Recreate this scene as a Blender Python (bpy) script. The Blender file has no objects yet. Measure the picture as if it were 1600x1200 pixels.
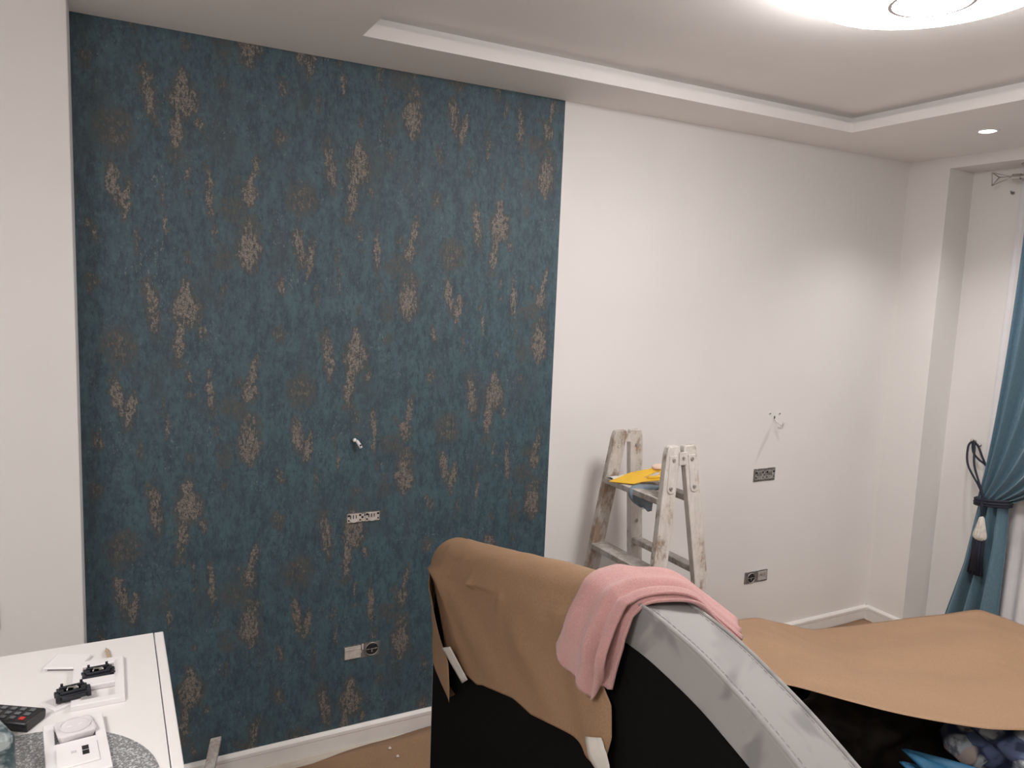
import bpy, bmesh, math, random
import numpy as np
from mathutils import Vector, Matrix, noise as mnoise

random.seed(7)
scene = bpy.context.scene
COL = scene.collection

# ------------------------------------------------------------------ camera
cam_data = bpy.data.cameras.new('camera')
cam = bpy.data.objects.new('camera', cam_data)
COL.objects.link(cam)
cam_data.sensor_fit = 'HORIZONTAL'
cam_data.sensor_width = 36.0
cam_data.lens = 36.0 * 1186.99 / 1600.0
cam_data.clip_start = 0.02
_r = Vector((0.88384956, -0.46606074, 0.03996669))
_u = Vector((0.02078298, 0.12448197, 0.99200419))
_f = Vector((0.46730934, 0.87595184, -0.11970947))
_m = Matrix((_r, _u, -_f)).transposed().to_4x4()
_m.translation = Vector((0.083661, -2.66431684, 1.74232683))
cam.matrix_world = _m
scene.camera = cam

# ------------------------------------------------------------------ world, exposure
world = bpy.data.worlds.new('world')
scene.world = world
world.use_nodes = True
world.node_tree.nodes['Background'].inputs[0].default_value = (0.012, 0.016, 0.03, 1)
world.node_tree.nodes['Background'].inputs[1].default_value = 0.3
vs = scene.view_settings
vs.view_transform = 'Standard'
vs.look = 'None'
vs.gamma = 1.0
vs.use_curve_mapping = False
vs.exposure = 0.05
LAMP_STRENGTH = 36.0
LAMP_COLOR = (1.0, 0.965, 0.95, 1)

# ------------------------------------------------------------------ material helpers
class NT:
    def __init__(s, name):
        s.mat = bpy.data.materials.new(name)
        s.mat.use_nodes = True
        s.t = s.mat.node_tree
        s.bsdf = s.t.nodes['Principled BSDF']
        s.coord = None
    def n(s, typ, **kw):
        nd = s.t.nodes.new(typ)
        for k, v in kw.items():
            setattr(nd, k, v)
        return nd
    def link(s, a, b):
        s.t.links.new(a, b)
    def put(s, sock, v):
        if hasattr(v, 'is_output'):
            s.link(v, sock)
        else:
            sock.default_value = v
    def obj(s):
        if s.coord is None:
            s.coord = s.n('ShaderNodeTexCoord').outputs['Object']
        return s.coord
    def mapping(s, scale=(1, 1, 1), loc=(0, 0, 0), rot=(0, 0, 0), vec=None):
        m = s.n('ShaderNodeMapping')
        s.link(vec or s.obj(), m.inputs['Vector'])
        m.inputs['Scale'].default_value = scale
        m.inputs['Location'].default_value = loc
        m.inputs['Rotation'].default_value = rot
        return m.outputs['Vector']
    def noise(s, scale=10, detail=4, rough=0.5, vec=None, dist=0.0, out='Fac'):
        nd = s.n('ShaderNodeTexNoise')
        s.link(vec or s.obj(), nd.inputs['Vector'])
        nd.inputs['Scale'].default_value = scale
        nd.inputs['Detail'].default_value = detail
        nd.inputs['Roughness'].default_value = rough
        nd.inputs['Distortion'].default_value = dist
        return nd.outputs[out]
    def math(s, op, a, b=0.0, c=0.0):
        nd = s.n('ShaderNodeMath', operation=op)
        s.put(nd.inputs[0], a); s.put(nd.inputs[1], b)
        if op in ('MULTIPLY_ADD',):
            s.put(nd.inputs[2], c)
        return nd.outputs[0]
    def vmath(s, op, a, b=(0, 0, 0)):
        nd = s.n('ShaderNodeVectorMath', operation=op)
        s.put(nd.inputs[0], a); s.put(nd.inputs[1], b)
        return nd.outputs['Value'] if op in ('LENGTH', 'DOT_PRODUCT') else nd.outputs['Vector']
    def rng(s, v, a, b, c=0.0, d=1.0, smooth=True):
        nd = s.n('ShaderNodeMapRange')
        nd.interpolation_type = 'SMOOTHSTEP' if smooth else 'LINEAR'
        s.put(nd.inputs[0], v)
        for i, x in enumerate((a, b, c, d)):
            s.put(nd.inputs[i + 1], x)
        return nd.outputs[0]
    def mix(s, f, a, b):
        nd = s.n('ShaderNodeMix', data_type='RGBA')
        s.put(nd.inputs[0], f)
        for sock, v in ((nd.inputs[6], a), (nd.inputs[7], b)):
            if isinstance(v, tuple) and len(v) == 3:
                v = v + (1,)
            s.put(sock, v)
        return nd.outputs[2]
    def sep(s, vec):
        nd = s.n('ShaderNodeSeparateXYZ'); s.link(vec, nd.inputs[0]); return nd.outputs
    def comb(s, x, y, z):
        nd = s.n('ShaderNodeCombineXYZ')
        for i, v in enumerate((x, y, z)):
            s.put(nd.inputs[i], v)
        return nd.outputs[0]
    def bump(s, h, strength=0.3, dist=0.01):
        nd = s.n('ShaderNodeBump')
        nd.inputs['Strength'].default_value = strength
        nd.inputs['Distance'].default_value = dist
        s.link(h, nd.inputs['Height'])
        s.link(nd.outputs[0], s.bsdf.inputs['Normal'])
    def set(s, color=None, rough=None, metal=None, **kw):
        if color is not None:
            if isinstance(color, tuple) and len(color) == 3:
                color = color + (1,)
            s.put(s.bsdf.inputs['Base Color'], color)
        if rough is not None:
            s.put(s.bsdf.inputs['Roughness'], rough)
        if metal is not None:
            s.put(s.bsdf.inputs['Metallic'], metal)
        for k, v in kw.items():
            s.put(s.bsdf.inputs[k.replace('_', ' ')], v)
        return s.mat

def simple(name, color, rough=0.5, metal=0.0, var=0.06, scale=20, bump=0.0, bdist=0.002):
    t = NT(name)
    f = t.noise(scale, 4)
    c2 = tuple(max(0, min(1, x * (1 - 2 * var))) for x in color)
    t.set(t.mix(t.rng(f, 0.3, 0.7), color, c2), rough, metal)
    if bump:
        t.bump(t.noise(scale * 6, 5), bump, bdist)
    return t.mat

def emit(name, color, strength):
    t = NT(name)
    t.set((0.9, 0.9, 0.9), 0.5)
    t.bsdf.inputs['Emission Color'].default_value = color
    t.bsdf.inputs['Emission Strength'].default_value = strength
    return t.mat

def patch(t, vec, c, r, tilt=0.0, lo=1.15, hi=0.55, s=1.0):
    """soft ellipse mask in the xz plane of vec"""
    d = t.vmath('SUBTRACT', vec, (c[0], 0, c[1]))
    if tilt:
        d = t.mapping(rot=(0, -tilt, 0), vec=d)
    d = t.vmath('MULTIPLY', d, (1 / r[0], 0, 1 / r[1]))
    l = t.vmath('LENGTH', d)
    return t.rng(l, lo, hi, 0.0, s)

# --- wall paint
def wall_paint(name, color, marks=False):
    t = NT(name)
    f = t.noise(1.6, 3)
    col = t.mix(t.rng(f, 0.3, 0.7), color, tuple(x * 0.965 for x in color))
    if marks:
        ds = t.vmath('ADD', t.obj(), t.vmath('MULTIPLY', t.vmath('SUBTRACT', t.noise(9, 3, out='Color'), (.5, .5, .5)), (.02, 0, .02)))
        a = patch(t, ds, (2.922, 1.052), (0.014, 0.125), tilt=0.47, lo=1.1, hi=0.4, s=0.24)
        b = patch(t, ds, (3.006, 1.095), (0.012, 0.055), tilt=-0.4, lo=1.1, hi=0.3, s=0.2)
        m = t.math('MAXIMUM', a, b)
        col = t.mix(m, col, (0.36, 0.34, 0.32))
    t.set(col, 0.6)
    t.bsdf.inputs['Specular IOR Level'].default_value = 0.3
    t.bump(t.noise(160, 4), 0.06, 0.002)
    return t.mat

M = {}
M['wall'] = wall_paint('white_wall_paint', (0.83, 0.808, 0.79))
M['wall_marked'] = wall_paint('white_wall_paint_scuffed', (0.83, 0.808, 0.79), True)
M['ceiling'] = wall_paint('white_ceiling_paint', (0.90, 0.872, 0.855))
M['trim'] = simple('white_trim_lacquer', (0.82, 0.79, 0.76), 0.35, var=0.02)

# --- teal metallic wallpaper
def wallpaper():
    t = NT('teal_metallic_wallpaper')
    nz = t.noise(24, 7, 0.68, out='Color')
    off = t.vmath('MULTIPLY', t.vmath('SUBTRACT', nz, (.5, .5, .5)), (0.058, 0, 0.085))
    nz2 = t.noise(190, 3, 0.6, out='Color')
    off2 = t.vmath('MULTIPLY', t.vmath('SUBTRACT', nz2, (.5, .5, .5)), (0.020, 0, 0.024))
    p = t.sep(t.obj())
    col = t.math('FLOOR', t.math('DIVIDE', p[0], 0.56))
    u = t.math('SUBTRACT', p[0], t.math('MULTIPLY', col, 0.56))
    v = t.math('MODULO', t.math('ADD', t.math('MULTIPLY_ADD', col, 0.155, p[2]), 0.2), 0.655)
    uv = t.vmath('ADD', t.vmath('ADD', t.comb(u, 0.0, v), off), off2)
    P = [  # u, v, half width, half height, strength, tilt
        (.206, .535, .019, .085, .82, -.12), (.305, .535, .040, .052, .95, 0), (.303, .585, .018, .045, 1.0, 0),
        (.283, .440, .016, .072, .92, .08), (.352, .463, .013, .024, .7, 0), (.278, .36, .026, .02, .5, 0),
        (.100, .266, .017, .058, .95, -.14), (.139, .214, .013, .060, .95, .16), (.112, .215, .018, .03, .7, 0),
        (.376, .262, .011, .075, .92, -.05), (.313, .317, .009, .027, .7, 0), (.318, .255, .012, .007, .6, 0),
        (.512, .330, .012, .060, .85, .22), (.500, .262, .022, .036, .9, 0), (.462, .30, .018, .018, .5, 0),
        (.499, .080, .034, .060, .98, 0), (.503, .145, .034, .05, .6, 0), (.50, .02, .012, .02, .8, 0),
        (.110, .415, .052, .062, .52, 0), (.245, .155, .0065, .038, .88, 0), (.043, .120, .012, .036, .66, -.3),
        (.036, .612, .022, .03, .58, 0), (.165, .09, .008, .045, .55, 0), (.313, .045, .012, .02, .55, 0),
        (.42, .045, .03, .05, .38, 0), (.42, .60, .016, .022, .5, 0), (.235, .235, .007, .032, .55, .1),
        (.392, .13, .007, .03, .62, 0), (.45, .21, .05, .04, .45, 0), (.19, .60, .02, .03, .4, 0),
    ]
    mask = None
    for (cu, cv, ru, rv, s, ti) in P:
        m = patch(t, uv, (cu, cv), (ru * 1.12, rv * 1.12), ti, 1.5, 0.40, s)
        mask = m if mask is None else t.math('MAXIMUM', mask, m)
    # break-up
    br = t.noise(120, 5, 0.7, vec=t.mapping((1, 1, 0.45)))
    m2 = t.math('MULTIPLY', mask, t.rng(br, 0.32, 0.64, 0.30, 1.15))
    # base: vertical brushed teal
    n1 = t.noise(20, 8, 0.75, vec=t.mapping((1.5, 1, 0.7)))
    n2 = t.noise(75, 6, 0.75, vec=t.mapping((1.2, 1, 0.55)))
    n3 = t.noise(4.4, 5, 0.65, vec=t.mapping((1.4, 1, 0.9)))
    n4 = t.noise(9, 6, 0.7, vec=t.mapping((2.0, 1, 0.75), loc=(5, 0, 3)))
    n5 = t.noise(34, 5, 0.7, vec=t.mapping((0.8, 1, 1.3), loc=(1, 0, 7)))
    base = t.mix(t.rng(n1, 0.40, 0.60), (0.036, 0.066, 0.086), (0.058, 0.108, 0.137))
    base = t.mix(t.rng(n4, 0.46, 0.62, 0, 0.60), base, (0.072, 0.134, 0.158))
    base = t.mix(t.rng(n2, 0.52, 0.66, 0, 0.65), base, (0.090, 0.158, 0.180))
    base = t.mix(t.rng(n2, 0.47, 0.34, 0, 0.75), base, (0.022, 0.040, 0.052))
    base = t.mix(t.rng(n5, 0.46, 0.34, 0, 0.45), base, (0.030, 0.052, 0.064))
    base = t.mix(t.rng(n3, 0.50, 0.66, 0, 0.5), base, (0.056, 0.074, 0.082))
    # fine pale flecks
    fl = t.noise(200, 3, 0.5, vec=t.mapping((1, 1, 0.5)))
    fl = t.math('MULTIPLY', t.rng(fl, 0.62, 0.70), t.rng(t.noise(7, 4, 0.65), 0.50, 0.62))
    base = t.mix(t.math('MULTIPLY', fl, 0.6), base, (0.30, 0.29, 0.27))
    fine = t.noise(260, 4, 0.7)
    beige = t.mix(t.rng(fine, 0.35, 0.66), (0.105, 0.092, 0.082), (0.34, 0.298, 0.262))
    brown = t.mix(t.rng(br, 0.35, 0.65), (0.050, 0.057, 0.060), (0.090, 0.089, 0.085))
    c = t.mix(t.rng(m2, 0.08, 0.44, 0, 0.92), base, brown)
    c = t.mix(t.rng(m2, 0.40, 0.78, 0, 0.9), c, beige)
    rough = t.rng(m2, 0.3, 0.7, 0.42, 0.34)
    t.set(c, rough, t.rng(m2, 0.35, 0.8, 0.0, 0.25))
    h = t.math('ADD', t.math('MULTIPLY', n2, 0.6), t.math('MULTIPLY', fine, 0.5))
    h = t.math('ADD', h, t.math('MULTIPLY', m2, 0.4))
    t.bump(h, 0.75, 0.004)
    return t.mat
M['wallpaper'] = wallpaper()

# --- kraft paper
def kraft(name, k=1.0):
    t = NT(name)
    fib = t.noise(220, 4, 0.6, vec=t.mapping((1, 1, 1)))
    big = t.noise(3, 3)
    a = (0.345 * k, 0.213 * k, 0.126 * k)
    b = (0.295 * k, 0.178 * k, 0.102 * k)
    c = t.mix(t.rng(fib, 0.35, 0.65), a, b)
    c = t.mix(t.rng(big, 0.4, 0.7, 0, 0.3), c, b)
    t.set(c, 0.58)
    t.bsdf.inputs['Specular IOR Level'].default_value = 0.35
    t.bump(t.math('ADD', t.math('MULTIPLY', t.noise(4, 3, 0.5, dist=0.6), 1.0), t.math('MULTIPLY', fib, 0.02)), 0.22, 0.03)
    return t.mat
M['kraft'] = kraft('brown_kraft_paper')

def wood_painty(name, wood, dark, paint, amt):
    t = NT(name)
    g = t.noise(18, 6, 0.65, vec=t.mapping((6, 6, 0.7)))
    c = t.mix(t.rng(g, 0.3, 0.7), wood, dark)
    s1 = t.noise(11, 6, 0.7, vec=t.mapping((1.3, 1.3, 0.8), loc=(3, 1, 2)))
    s2 = t.noise(60, 4, 0.7, vec=t.mapping((1, 1, 0.35)))
    m = t.rng(t.math('ADD', s1, t.math('MULTIPLY', s2, 0.25)), amt, amt + 0.16)
    pc = t.mix(t.rng(s2, 0.3, 0.7), paint, tuple(x * 0.82 for x in paint))
    t.set(t.mix(m, c, pc), 0.7)
    t.bump(t.math('ADD', t.math('MULTIPLY', g, 0.5), m), 0.4, 0.004)
    return t.mat
M['ladder_white'] = wood_painty('paint_crusted_ladder_wood', (0.40, 0.29, 0.21), (0.25, 0.18, 0.135), (0.66, 0.62, 0.58), 0.46)
M['ladder_wood'] = wood_painty('worn_ladder_wood', (0.37, 0.265, 0.19), (0.25, 0.175, 0.13), (0.60, 0.56, 0.52), 0.57)
M['ladder_step'] = wood_painty('grey_trodden_step_wood', (0.42, 0.37, 0.33), (0.30, 0.265, 0.235), (0.58, 0.54, 0.51), 0.56)
M['batten'] = wood_painty('weathered_batten_wood', (0.42, 0.37, 0.33), (0.27, 0.235, 0.21), (0.56, 0.53, 0.5), 0.6)

def velvet():
    t = NT('grey_velvet')
    a = t.noise(6.5, 2, 0.45, vec=t.mapping((1, 1.0, 1)), dist=1.2)
    b = t.noise(300, 3)
    c = t.mix(t.rng(a, 0.50, 0.60), (0.325, 0.316, 0.306), (0.205, 0.202, 0.198))
    c = t.mix(t.math('MULTIPLY', b, 0.25), c, (0.31, 0.30, 0.29))
    t.set(c, 0.8)
    t.bsdf.inputs['Sheen Weight'].default_value = 0.2
    t.bsdf.inputs['Sheen Roughness'].default_value = 0.4
    t.bump(b, 0.08, 0.001)
    return t.mat
M['velvet'] = velvet()
M['black_cloth'] = simple('black_backing_cloth', (0.0035, 0.0035, 0.0035), 0.95, var=0.2, scale=60)
M['black_cloth'].node_tree.nodes['Principled BSDF'].inputs['Specular IOR Level'].default_value = 0.15
M['tape'] = simple('masking_tape', (0.70, 0.66, 0.61), 0.6, var=0.05)

def towel_mat(name, col, k=1.0):
    t = NT(name)
    f = t.noise(380, 4, 0.7)
    g = t.noise(9, 3)
    c = t.mix(t.rng(f, 0.35, 0.7), tuple(x * 0.80 for x in col), col)
    c = t.mix(t.rng(g, 0.45, 0.75, 0, 0.35), c, tuple(min(1, x * 1.12) for x in col))
    t.set(c, 0.95)
    t.bsdf.inputs['Sheen Weight'].default_value = 0.3
    t.bump(f, 0.6, 0.004)
    return t.mat
M['towel'] = towel_mat('pink_terry', (0.64, 0.345, 0.325))
M['rag'] = simple('grey_blue_rag', (0.22, 0.28, 0.33), 0.9, var=0.12, scale=40, bump=0.2)

def curtain_mat():
    t = NT('blue_grey_curtain_velour')
    f = t.noise(160, 3, vec=t.mapping((1, 1, 0.4)))
    c = t.mix(t.rng(f, 0.3, 0.7), (0.105, 0.195, 0.255), (0.085, 0.165, 0.222))
    t.set(c, 0.75)
    t.bsdf.inputs['Sheen Weight'].default_value = 0.45
    t.bsdf.inputs['Sheen Roughness'].default_value = 0.45
    t.bump(f, 0.1, 0.001)
    return t.mat
M['curtain'] = curtain_mat()
M['sheer'] = simple('white_sheer_voile', (0.80, 0.78, 0.79), 0.8, var=0.02)
M['navy'] = simple('navy_cord', (0.013, 0.016, 0.036), 0.7, var=0.2, scale=200, bump=0.3)
M['shell'] = simple('pearl_bead', (0.72, 0.68, 0.62), 0.3, var=0.1, scale=60)
M['steel'] = simple('brushed_steel', (0.55, 0.52, 0.50), 0.3, 0.9, var=0.08)
M['galv'] = simple('galvanised_metal', (0.42, 0.395, 0.37), 0.5, 0.35, var=0.25, scale=90, bump=0.3)
M['dark_hole'] = simple('dark_cavity', (0.012, 0.011, 0.011), 0.8)
M['plaster'] = simple('rough_plaster', (0.50, 0.465, 0.435), 0.9, var=0.15, scale=70, bump=0.5)
M['grey_edge'] = simple('cut_plaster_edge', (0.22, 0.20, 0.185), 0.9, var=0.25, scale=90, bump=0.5)
M['white_plastic'] = simple('white_plastic', (0.86, 0.83, 0.83), 0.3, var=0.01)
M['clear_white'] = simple('milky_plastic', (0.76, 0.72, 0.73), 0.18, var=0.03)
M['old_white'] = simple('dusty_white_plastic', (0.60, 0.545, 0.50), 0.55, var=0.12, scale=50)
M['black_plastic'] = simple('black_plastic', (0.014, 0.014, 0.017), 0.42, var=0.1)
M['mech'] = simple('dark_mechanism_plastic', (0.016, 0.018, 0.026), 0.45, var=0.1)
M['rubber_grey'] = simple('grey_rubber_key', (0.13, 0.14, 0.15), 0.6)
M['red_key'] = simple('red_rubber_key', (0.62, 0.035, 0.03), 0.5)
M['cabinet'] = simple('white_melamine', (0.83, 0.80, 0.785), 0.42, var=0.015, scale=4)
M['pencil_wood'] = simple('pencil_wood', (0.47, 0.36, 0.25), 0.6, var=0.1)
M['pencil_lead'] = simple('pencil_lead', (0.08, 0.07, 0.065), 0.5)
M['yellow'] = simple('yellow_plastic', (0.80, 0.475, 0.035), 0.42, var=0.03)
M['peach'] = simple('pale_peach_foam', (0.78, 0.58, 0.47), 0.8, var=0.05)
M['wrapper'] = simple('white_wrapper', (0.78, 0.76, 0.74), 0.5, var=0.05)
M['blue_print'] = simple('blue_print', (0.05, 0.09, 0.32), 0.6)
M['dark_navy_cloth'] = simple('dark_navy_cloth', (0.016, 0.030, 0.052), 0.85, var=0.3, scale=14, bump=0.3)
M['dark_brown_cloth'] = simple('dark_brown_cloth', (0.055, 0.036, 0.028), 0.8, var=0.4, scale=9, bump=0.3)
M['bed_black'] = simple('black_bed_lining', (0.010, 0.010, 0.010), 0.9, var=0.2)
M['blue_cloth'] = simple('bright_blue_cloth', (0.018, 0.115, 0.225), 0.6, var=0.1, scale=12, bump=0.1)
M['crumb'] = simple('plaster_crumb', (0.72, 0.68, 0.63), 0.8)
M['glass_dark'] = simple('night_glass', (0.01, 0.012, 0.018), 0.05)

def floral():
    t = NT('floral_bedding_print')
    vec = t.vmath('ADD', t.obj(), t.vmath('MULTIPLY', t.noise(7, 3, out='Color'), (.10, .10, .10)))
    v = t.n('ShaderNodeTexVoronoi'); v.inputs['Scale'].default_value = 15
    t.link(vec, v.inputs['Vector'])
    d = v.outputs['Distance']
    s = t.sep(v.outputs['Color'])
    petal = t.mix(t.rng(s[0], 0.35, 0.6), (0.80, 0.87, 0.92), (0.84, 0.70, 0.64))
    petal = t.mix(t.rng(s[1], 0.6, 0.75), petal, (0.20, 0.26, 0.45))
    c = t.mix(t.rng(d, 0.46, 0.68), petal, (0.035, 0.05, 0.11))
    c = t.mix(t.rng(t.noise(26, 5), 0.50, 0.66, 0, 0.8), c, (0.07, 0.09, 0.17))
    t.set(c, 0.6)
    t.bump(t.noise(16, 4), 0.3, 0.01)
    return t.mat
M['floral'] = floral()

def sparkle():
    t = NT('silver_woven_vinyl')
    v = t.n('ShaderNodeTexVoronoi'); v.inputs['Scale'].default_value = 420
    t.link(t.mapping((1, 1, 1)), v.inputs['Vector'])
    s = t.sep(v.outputs['Color'])
    c = t.mix(t.rng(s[0], 0.4, 0.95), (0.33, 0.335, 0.34), (0.88, 0.88, 0.88))
    t.set(c, 0.35, 0.35)
    t.bump(s[1], 0.6, 0.003)
    return t.mat
M['mat_silver'] = sparkle()

def marbled():
    t = NT('teal_grey_marbled_print')
    a = t.noise(26, 5, 0.6, dist=1.5)
    c = t.mix(t.rng(a, 0.38, 0.60), (0.04, 0.075, 0.085), (0.40, 0.44, 0.44))
    t.set(c, 0.35)
    return t.mat
M['marbled'] = marbled()

def laminate():
    t = NT('oak_laminate')
    br = t.n('ShaderNodeTexBrick')
    t.link(t.mapping((1, 1, 1)), br.inputs['Vector'])
    br.inputs['Scale'].default_value = 1.0
    br.inputs['Brick Width'].default_value = 1.2
    br.inputs['Row Height'].default_value = 0.19
    br.inputs['Mortar Size'].default_value = 0.002
    br.inputs['Color1'].default_value = (0.60, 0.54, 0.46, 1)
    br.inputs['Color2'].default_value = (0.66, 0.60, 0.52, 1)
    br.inputs['Mortar'].default_value = (0.14, 0.1, 0.07, 1)
    g = t.noise(9, 6, 0.6, vec=t.mapping((1, 9, 1)))
    t.set(t.mix(t.rng(g, 0.35, 0.7, 0, 0.5), br.outputs['Color'], (0.46, 0.38, 0.31)), 0.4)
    return t.mat
M['floor'] = laminate()
M['lamp_light'] = emit('lamp_diffuser', LAMP_COLOR, LAMP_STRENGTH)
M['spot_light'] = emit('downlight_lens', (1.0, 0.96, 0.93, 1), 12.0)

# ------------------------------------------------------------------ mesh helpers
ORG = {}
class MB:
    def __init__(s):
        s.bm = bmesh.new()
    def _xf(s, vs, mat):
        if mat is not None:
            bmesh.ops.transform(s.bm, matrix=mat, verts=vs)
    def box(s, lo, hi, mat=None):
        x0, y0, z0 = lo; x1, y1, z1 = hi
        P = [(x0, y0, z0), (x1, y0, z0), (x1, y1, z0), (x0, y1, z0), (x0, y0, z1), (x1, y0, z1), (x1, y1, z1), (x0, y1, z1)]
        v = [s.bm.verts.new(p) for p in P]
        for f in ((0, 3, 2, 1), (4, 5, 6, 7), (0, 1, 5, 4), (1, 2, 6, 5), (2, 3, 7, 6), (3, 0, 4, 7)):
            s.bm.faces.new([v[i] for i in f])
        s._xf(v, mat)
        return s
    def hexa(s, bot, top):
        v = [s.bm.verts.new(p) for p in list(bot) + list(top)]
        n = len(bot)
        s.bm.faces.new(v[:n][::-1]); s.bm.faces.new(v[n:])
        for i in range(n):
            j = (i + 1) % n
            s.bm.faces.new((v[i], v[j], v[n + j], v[n + i]))
        return s
    def cyl(s, p0, p1, r0, r1=None, n=20, cap=True):
        r1 = r0 if r1 is None else r1
        return s.tube([p0, p1], [r0, r1], n, cap)
    def tube(s, path, r, n=8, cap=True):
        path = [Vector(p) for p in path]
        if not isinstance(r, (list, tuple)):
            r = [r] * len(path)
        rings = []
        up = None
        for i, p in enumerate(path):
            d = (path[min(i + 1, len(path) - 1)] - path[max(i - 1, 0)]).normalized()
            if up is None:
                up = Vector((0, 0, 1)) if abs(d.z) < 0.9 else Vector((1, 0, 0))
            a = d.cross(up)
            if a.length < 1e-5:
                a = d.cross(Vector((0, 1, 0)))
            a.normalize(); b = a.cross(d).normalized(); up = b
            rings.append([s.bm.verts.new(p + (a * math.cos(2 * math.pi * k / n) + b * math.sin(2 * math.pi * k / n)) * r[i]) for k in range(n)])
        for A, Bq in zip(rings, rings[1:]):
            for k in range(n):
                s.bm.faces.new((A[k], A[(k + 1) % n], Bq[(k + 1) % n], Bq[k]))
        if cap:
            s.bm.faces.new(rings[0][::-1]); s.bm.faces.new(rings[-1])
        return s
    def lathe(s, c, prof, n=48):
        """prof: (r, z) about vertical axis at c"""
        rings = []
        for r, z in prof:
            if r < 1e-6:
                rings.append([s.bm.verts.new((c[0], c[1], c[2] + z))])
            else:
                rings.append([s.bm.verts.new((c[0] + r * math.cos(2 * math.pi * k / n), c[1] + r * math.sin(2 * math.pi * k / n), c[2] + z)) for k in range(n)])
        for A, Bq in zip(rings, rings[1:]):
            for k in range(n):
                j = (k + 1) % n
                q = []
                for x in ([A[k], A[j]] if len(A) > 1 else [A[0]]):
                    q.append(x)
                for x in ([Bq[j], Bq[k]] if len(Bq) > 1 else [Bq[0]]):
                    q.append(x)
                if len(q) > 2:
                    s.bm.faces.new(q)
        return s
    def grid(s, rows):
        V = [[s.bm.verts.new(p) for p in row] for row in rows]
        for A, Bq in zip(V, V[1:]):
            for k in range(len(A) - 1):
                s.bm.faces.new((A[k], A[k + 1], Bq[k + 1], Bq[k]))
        return s
    def poly(s, pts, hole=None):
        es = []
        for lp in ([pts] + ([hole] if hole else [])):
            v = [s.bm.verts.new(p) for p in lp]
            es += [s.bm.edges.new((v[i], v[(i + 1) % len(v)])) for i in range(len(v))]
        bmesh.ops.triangle_fill(s.bm, edges=es, use_beauty=True, use_dissolve=False)
        return s
    def ball(s, c, r, sc=(1, 1, 1), seg=16, rings=10):
        m = Matrix.Translation(c) @ Matrix.Diagonal((r * sc[0], r * sc[1], r * sc[2], 1))
        bmesh.ops.create_uvsphere(s.bm, u_segments=seg, v_segments=rings, radius=1, matrix=m)
        return s
    def build(s, name, mat, parent=None, org=None, bevel=0, bseg=2, smooth=False, subsurf=0, solid=0, soff=0, local=False, angle=0.6):
        bmesh.ops.recalc_face_normals(s.bm, faces=s.bm.faces)
        me = bpy.data.meshes.new(name)
        if org is None:
            org = ORG.get(parent.name, Vector((0, 0, 0))) if parent else Vector((0, 0, 0))
        org = Vector(org)
        if not local:
            bmesh.ops.translate(s.bm, verts=s.bm.verts, vec=-org)
        s.bm.to_mesh(me); s.bm.free()
        me.materials.append(M[mat] if isinstance(mat, str) else mat)
        o = bpy.data.objects.new(name, me)
        COL.objects.link(o)
        if parent:
            o.parent = parent
            ORG[o.name] = ORG.get(parent.name, Vector((0, 0, 0)))
        else:
            o.location = org
            ORG[o.name] = org
        if solid:
            m = o.modifiers.new('solid', 'SOLIDIFY'); m.thickness = solid; m.offset = soff
        if bevel:
            m = o.modifiers.new('bevel', 'BEVEL'); m.width = bevel; m.segments = bseg; m.limit_method = 'ANGLE'; m.angle_limit = angle
        if subsurf:
            m = o.modifiers.new('sub', 'SUBSURF'); m.levels = subsurf; m.render_levels = subsurf
        if smooth or bevel or subsurf:
            for p in me.polygons:
                p.use_smooth = True
            if (bevel or smooth == 'auto') and not subsurf:
                me.set_sharp_from_angle(angle=0.7)
        return o

def tag(o, label, cat, group=None):
    o['label'] = label; o['category'] = cat
    if group:
        o['group'] = group
    return o
def thing(name, label, cat, loc=(0, 0, 0), rotz=0, group=None):
    o = bpy.data.objects.new(name, None)
    o.empty_display_size = 0.05
    COL.objects.link(o)
    o.location = loc; o.rotation_euler = (0, 0, rotz)
    ORG[o.name] = Vector(loc)
    return tag(o, label, cat, group)
def struct(o):
    o['kind'] = 'structure'
    return o
def box(lo, hi):
    return MB().box(lo, hi)
def interp(x, pts):
    a = sorted(pts)
    return float(np.interp(x, [p[0] for p in a], [p[1] for p in a]))
def smooth_path(pts, n=8):
    P = [Vector(p) for p in pts]
    out = []
    for i in range(len(P) - 1):
        p0 = P[max(i - 1, 0)]; p1 = P[i]; p2 = P[i + 1]; p3 = P[min(i + 2, len(P) - 1)]
        for k in range(n):
            t = k / n
            out.append(0.5 * ((2 * p1) + (p2 - p0) * t + (2 * p0 - 5 * p1 + 4 * p2 - p3) * t * t + (3 * p1 - p0 - 3 * p2 + p3) * t ** 3))
    out.append(P[-1])
    return out
def resample(path, n):
    P = [Vector(p) for p in path]
    L = [0]
    for a, b in zip(P, P[1:]):
        L.append(L[-1] + (b - a).length)
    out = []
    for k in range(n):
        d = L[-1] * k / (n - 1)
        i = 0
        while i < len(L) - 2 and L[i + 1] < d:
            i += 1
        t = (d - L[i]) / max(1e-9, L[i + 1] - L[i])
        out.append(P[i].lerp(P[i + 1], min(1, t)))
    return out
def nz(x, y, z=0.0):
    return mnoise.noise(Vector((x, y, z)))

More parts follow.
